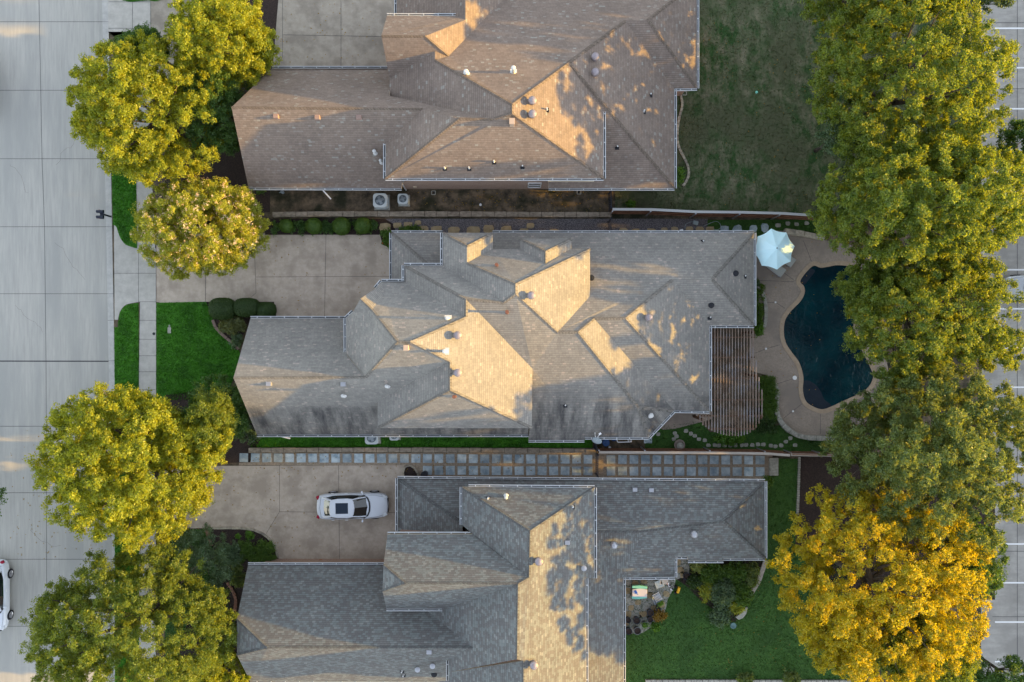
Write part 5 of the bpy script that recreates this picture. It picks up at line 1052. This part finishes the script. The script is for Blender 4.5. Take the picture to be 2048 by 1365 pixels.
tree('street_tree','tree across the street, only leaf tips show at the left edge',-97,1010,98,88,5.5,2.8,F['dark'],lump=.08,trunk=(-140,1010),n=150,cr=.5,per=130,leaf=.12,seed=14,group=G1)
tree('street_tree','tree added out of view above the top edge at left, shading the street',330,-70,70,60,5.5,2.2,F['dark'],n=60,cr=.5,per=120,leaf=.12,seed=15,group=G1)  # unseen tree, added to keep sun off the upper street
# eastern row
tree('oak_tree','tall oak in the upper right corner, green on its left and golden on its right',1812,180,200,195,7.3,4.7,F['oak'],n=620,cr=.48,per=150,leaf=.12,seed=21,group=G2,lump=.2,jit=.95,lo=-.9)
tree('evergreen_tree','dark green tree cut by the top edge left of the upper right oak',1760,-25,150,90,6.6,4.9,F['oak'],extra=((1830,-60,130,50,9.2,4.4,90),),n=240,cr=.5,per=150,leaf=.12,seed=22,group=G2)  # extra: crown lobe out of view, added to shade the street's top corner
tree('evergreen_tree','small dark tree at the top edge beside the parking lot',1990,-18,52,40,5.5,1.8,F['darkblue'],n=36,cr=.45,per=140,leaf=.12,seed=23,group=G2)
tree('oak_tree','broad oak east of the fence end, second big crown from the top',1856,412,222,145,7.3,5.0,F['oak'],n=600,cr=.46,per=150,leaf=.115,seed=24,group=G2,lump=.35,jit=.95,elong=2.0,lo=-.9,extra=((1850,415,120,50,9.2,4.0,90),))  # extra: higher crown lobe added to keep sun off the street
tree('evergreen_tree','blue green shaded tree at the edge of the patchy top lawn',1690,265,55,55,5.0,2.2,F['darkblue'],n=70,cr=.42,per=140,leaf=.10,seed=25,group=G2)
tree('oak_tree','yellow green oak overhanging the east side of the pool',1838,622,152,135,5.8,3.3,F['oak'],n=520,cr=.45,per=150,leaf=.115,seed=26,group=G2,extra=((1905,545,60,50,4.6,2.6,60),(1985,690,62,62,5.6,2.4,70),),lump=.3,jit=.5,lo=-.9)  # first extra lobe added to shade the parasol
tree('oak_tree','low leafy bough of green reaching over the north end of the pool',1735,570,66,62,5.0,1.8,F['oak'],n=90,cr=.42,per=150,leaf=.11,seed=27,group=G2)
tree('cedar_elm_tree','dull olive tree between the pool and the black mulch, largest on the right side',1866,895,218,176,6.8,5.2,F['olive'],n=640,cr=.45,per=150,leaf=.105,seed=28,group=G2,lump=.3,jit=.95,elong=2.2,lo=-.9,extra=((1850,905,130,66,9.2,4.6,120),))  # extra: tall lobe added to stop sun reaching the street between the houses
tree('evergreen_tree','dark tree behind the golden tree at the parking lot edge',1935,1110,78,90,5.5,2.6,F['dark'],n=110,cr=.5,per=140,leaf=.12,seed=29,group=G2)
tree('golden_tree','golden yellow tree at the lower right, the most yellow crown of all',1768,1180,212,178,6.9,4.5,F['gold'],n=560,cr=.48,per=150,leaf=.12,seed=30,group=G2,lump=.3,extra=((1680,1280,84,78,6.6,2.2,90),),lo=-.9)
tree('golden_tree','shaded yellow tree below the golden one at the bottom edge',1850,1310,110,80,5.4,2.6,F['oak'],n=200,cr=.5,per=150,leaf=.12,seed=31,group=G2)
tree('evergreen_tree','dark green tree filling the lower right corner',2010,1350,64,36,5.0,1.8,F['dark'],n=50,cr=.45,per=140,leaf=.11,seed=32,group=G2)
tree('evergreen_tree','dark tree at the right edge beside the yellow green oak',2040,300,45,60,6.0,2.4,F['dark'],n=60,cr=.5,per=140,leaf=.12,seed=33,group=G2)
# hedge, clipped balls and beds
GB='clipped round shrubs along the middle driveway'
for (x,y,r,l,sd_) in ((570,451,13.5,'smallest clipped round shrub of the row north of the middle driveway, nearest the street',1),(625,451,16,'second clipped round shrub from the street in the row north of the driveway',2),(681,451.5,18,'largest clipped round shrub, third from the street in the driveway row',3),(724.5,450,16.5,'clipped round shrub nearest the stepping stones in the driveway row',4)):
    clipped(l,x,y,r,r,1.25,F['box'],sd_,GB,exp=2.1,leaf=.055,n=8000)
GH='dark clipped shrubs south of the middle driveway'
clipped('big dark clipped shrub at the corner of the front lawn',441,617.5,26,22,1.35,F['boxdark'],11,GH,leaf=.04,n=16000)
clipped('dark clipped shrub in the middle of the trio by the garage',490,615,25,19,1.35,F['boxdark'],12,GH,leaf=.04,n=16000)
clipped('smallest dark clipped shrub of the trio, nearest the garage wall',530,620,18,15.5,1.25,F['boxdark'],13,GH,leaf=.04,n=12000)
tag(shrub('ground_cover','',645,455,100,10,.35,F['dark'],n=90,cr=.22,per=80,leaf=.07,rect=True),'low green ground cover under the round clipped shrubs','ground cover',kind='stuff')
shrub('rose_bush','dark rose bush with red flowers at the corner of the middle garage',777,476,15,20,1.0,F['box'],n=26,cr=.2,per=90,leaf=.06,flowers=(F['flowerR'],10,.05))
shrub('low_shrub','green mound of a shrub half hidden by the middle garage eave',820,460,24,9,.9,F['box'],n=30,cr=.2,per=100,leaf=.05,seed=3)
shrub('flowering_plant','small dark plant with a pale bloom between the round shrub and stones',745,453,11,12,.5,F['dark'],n=14,cr=.16,per=70,flowers=(F['flowerW'],4,.04),seed=5)
shrub('ornamental_grass','clump of yellowish arching grass beside the middle front lawn',468,652,27,20,.9,F['grassy'],n=30,cr=.24,per=110,leaf=.05,elong=7,seed=6)
shrub('low_shrub','blue green low shrub below the yellowish grass clump',474,680,15,17,.7,F['darkblue'],n=20,cr=.2,per=90,leaf=.06,seed=7)
shrub('low_shrub','sparse dark shrub at the south west corner of the middle house',498,872,22,20,1.3,F['darkblue'],n=26,cr=.24,per=80,leaf=.07,seed=8)
GP='shrubs in the bed beside the pool deck'
shrub('bed_plant','narrow strip of green plants between the house wall and the curved white wall',1516,612,7,38,.6,F['box'],n=40,cr=.18,per=80,leaf=.06,seed=9,group=GP,rect=True)
shrub('bed_plant','bright green shrub at the north corner of the pergola',1517,660,10,13,.8,F['lime'],n=16,cr=.2,per=90,leaf=.06,seed=10,group=GP)
shrub('bed_plant','small dark green plant at the head of the curved bed by the parasol',1512,567,8,6,.5,F['darkblue'],n=10,cr=.15,per=70,seed=11,group=GP)
shrub('hedge','long dark green hedge curving between the pergola end and the white wall',1535,800,14,44,.6,F['box'],n=110,cr=.24,per=110,leaf=.055,seed=12,rect=True,cat='hedge')
shrub('hedge','leafy dark green hedge south of the rounded pergola end',1530,848,19,15,.55,F['boxdark'],n=60,cr=.22,per=100,leaf=.055,seed=13,rect=True,cat='hedge')
shrub('lime_shrub','bright lime green shrub peeping from under the south end of the pergola',1457,877,31,12,.8,F['lime'],n=36,cr=.22,per=120,leaf=.06,seed=14)
shrub('low_shrub','bright green shrub at the back corner of the top house',1357,352,10,19,.9,F['lime'],n=26,cr=.22,per=90,leaf=.06,seed=15)
shrub('low_shrub','small bright green plant in the dirt beside the start of the cedar fence',1262,408,9,8,.6,F['lime'],n=12,cr=.16,per=70,leaf=.06,seed=16)
shrub('low_shrub','green shrub at the north east corner of the bottom house',1533,962,12,12,.9,F['box'],n=18,cr=.22,per=90,leaf=.07,seed=17)
shrub('low_shrub','dark green shrub at the south west corner of the top garage',522,381,10,9,.8,F['dark'],n=14,cr=.2,per=80,seed=18)
GF='plants in the front bed of the bottom house'
shrub('bed_plant','round bright green plant in dark mulch near the curved front edging',499,1071,8.5,8.5,.5,F['lime'],n=12,cr=.15,per=80,leaf=.06,seed=19,group=GF)
shrub('bed_plant','tiny yellow green plant left of the bright green one',476,1073,5,5,.35,F['lime'],n=6,cr=.12,per=60,leaf=.05,seed=20,group=GF)
shrub('hedge','low dark green hedge inside the curved front edging of the bottom house',513,1103,34,18,.7,F['box'],n=90,cr=.24,per=110,leaf=.055,seed=21,rect=True,cat='hedge')
shrub('bed_plant','tall mixed shrub left of the low hedge in the front bed',455,1110,28,30,1.5,F['darkblue'],n=60,cr=.28,per=90,leaf=.075,seed=22,group=GF)
shrub('bed_plant','thin leaved pale shrub by the bottom garage corner',478,1150,18,26,1.1,F['olive'],n=30,cr=.24,per=60,leaf=.06,elong=4,seed=23,group=GF)
GX='shrubs in the bed behind the bottom house'
for i,(x,y,rx,ry,h,mm,l,el) in enumerate(((1396,1130,15,11,.6,'vari','striped yellow and green plant against the back wall',5),(1425,1150,28,26,.9,'box','green shrub in the middle of the back bed near the wall',1.7),(1470,1145,30,24,.9,'box','broad green shrub in the back bed below the eave',1.7),(1503,1150,16,26,1.1,'olive','pale green shrub against the timber edging',1.7),
   (1446,1188,26,30,1.4,'darkblue','blue green shrub in the centre of the back bed',2.2),(1484,1190,24,24,1.0,'box','leafy green shrub left of the lower timber edging',1.7),(1415,1180,20,22,.8,'myrtle','brownish green shrub at the lawn side of the back bed',1.7),(1388,1163,16,14,.8,'boxdark','dark green shrub nearest the flagstone patio',1.7),
   (1440,1232,20,22,1.1,'darkblue','feathery blue green shrub at the south tip of the back bed',3),(1470,1212,20,14,.6,'myrtle','low brownish plant above the stone slab bench',2))):
    shrub('bed_shrub',l,x,y,rx,ry,h,F[mm],n=int(18+rx*ry*.07),cr=.25,per=100,leaf=.065,seed=30+i,group=GX,elong=el)
GS='shrubs at the bottom edge'
shrub('edge_shrub','left of the two leafy shrubs on the stone edging at the bottom edge',1490,1356,17,12,1.0,F['olive'],n=24,cr=.22,per=80,leaf=.08,seed=50,group=GS,elong=3)
shrub('edge_shrub','right of the two leafy shrubs on the stone edging at the bottom edge',1580,1354,18,13,1.0,F['olive'],n=26,cr=.22,per=80,leaf=.08,seed=51,group=GS,elong=3)
GQ='pots on the back patio'
for i,(x,y,r,l,pl) in enumerate(((1256,1240,.20,'black pot closest to the bottom house wall',0),(1273,1240.5,.25,'wide dark pot with a white stone on its soil',0),(1289,1249,.22,'dark pot with a shiny rim beside the yellow green sprig',1),(1257,1262,.24,'dark pot touching the wall at the south end of the patio',0),(1274.5,1261,.27,'large pot with a pale rim at the south end of the patio',0),
  (1300,1225,.24,'dark plum coloured pot beside the orange tipped plant',0),(1300,1238.5,.2,'black pot below the plum coloured one',0),(1316,1217,.17,'small black pot north of the orange tipped plant',0),(1320,1205,.2,'black pot touching the striped chair',1),(1372.6,1152,.26,'round black pot at the shrub bed end of the narrow patio',0),(1282,1235,.08,'tiny black pot between the wide pot and the plum pot',0))):
    p=P(x,y,.35); t=thing('plant_pot',(p.x,p.y,.04),l,'plant pot',GQ); h=.45 if r>.1 else .18
    mb=MB(); mb.lathe((p.x,p.y,.05),[(r*.75,0),(r*.95,h*.8),(r,h),(r*.88,h),(r*.86,h-.06),(.02,h-.06)],18); mb.build('body',M['navy'] if i not in(2,4) else mat_or('pot_rim',(.14,.16,.17)),t)
    mb=MB(); mb.lathe((p.x,p.y,.05+h-.07),[(r*.84,0),(r*.84,.02)],14); mb.build('soil',M['mulch'],t)
    if pl: 
        rng=np.random.default_rng(i); pts=np.array([p.x,p.y,.55])+rng.normal(size=(160,3))*.10; leafmesh('plant',pts.astype(np.float32),rng.normal(size=(160,3))+[0,0,1],.07,F['lime'],t,rng=rng)
shrub('potted_plant','orange tipped leafy plant spilling over the lawn edge of the patio',1319,1232,14,12,.7,F['amber'],n=20,cr=.18,per=70,leaf=.07,seed=60)
shrub('potted_plant','pale green broad leaved plant south of the orange tipped one',1310,1255,9,9,.5,F['lime'],n=10,cr=.15,per=45,leaf=.09,seed=61)
# grass blades over the lush lawns
def inside(poly,x,y):
    r=np.zeros(len(x),bool);n=len(poly)
    for i in range(n):
        x0,y0=poly[i];x1,y1=poly[(i+1)%n]; c=((y0>y)!=(y1>y)); 
        with np.errstate(divide='ignore',invalid='ignore'): xx=(x1-x0)*(y-y0)/(y1-y0)+x0
        r^=c&(x<xx)
    return r
F['blade']=leafmat('grass_blade',(.022,.115,.006),(.06,.23,.012),trans=.2,ns=9)
F['blade2']=leafmat('grass_blade_back',(.025,.075,.012),(.065,.145,.028),trans=.2,ns=4)
F['blade3']=leafmat('grass_blade_dry',(.025,.075,.015),(.10,.10,.055),trans=.2,ns=1.3,c3=(.15,.13,.09))
def blades(idx,density,m,hh,seed,lim=60000):
    rng=np.random.default_rng(seed); P3=[]
    for k in idx:
        poly,z=LAWN[k]; w=pp(poly,z); xs_=[max(-38,min(38,q[0])) for q in w]; ys_=[max(-26,min(26,q[1])) for q in w]; A=(max(xs_)-min(xs_))*(max(ys_)-min(ys_)); n=int(min(lim,A*density))
        x=rng.uniform(min(xs_),max(xs_),n);y=rng.uniform(min(ys_),max(ys_),n); s=inside(w,x,y); P3.append(np.stack([x[s],y[s],np.full(s.sum(),z+hh*.5)],1))
    p=np.vstack(P3); nr=rng.normal(size=p.shape); nr[:,2]*=.6; nr[:,2]+=.5; return leafmesh('grass',p.astype(np.float32),nr,.05,m,rng=rng,elong=2.2)
tag(blades([0,1,2,3,4],260,F['blade'],.05,1),'short lush green turf of the front and side lawns','grass',kind='stuff')
tag(blades([7,5,8,9],110,F['blade2'],.05,2),'green turf of the back lawns','grass',kind='stuff')
tag(blades([6],70,F['blade3'],.05,3),'patchy drying turf of the top back lawn','grass',kind='stuff')
# fallen leaves on the drives and street
rng=np.random.default_rng(9); pts=[]
for (x0,x1,y0,y1,z,n) in ((20,205,860,1120,-.09,160),(320,640,935,1110,.03,130),(500,780,470,630,.03,50),(1400,1690,1130,1340,.06,120),(1400,1640,40,410,.06,90),(1515,1640,480,860,.07,60),(560,770,0,130,.03,60),(830,1220,380,425,.05,160),(480,1190,903,955,.08,120)):
    for _ in range(n): q=P(rng.uniform(x0,x1),rng.uniform(y0,y1),z); pts.append((q.x,q.y,z))
pts=np.array(pts); tag(leafmesh('fallen_leaves',pts.astype(np.float32),rng.normal(size=pts.shape)*.3+[0,0,1],.06,F['amber'],rng=rng),'scattered dry fallen leaves','leaves',kind='stuff')
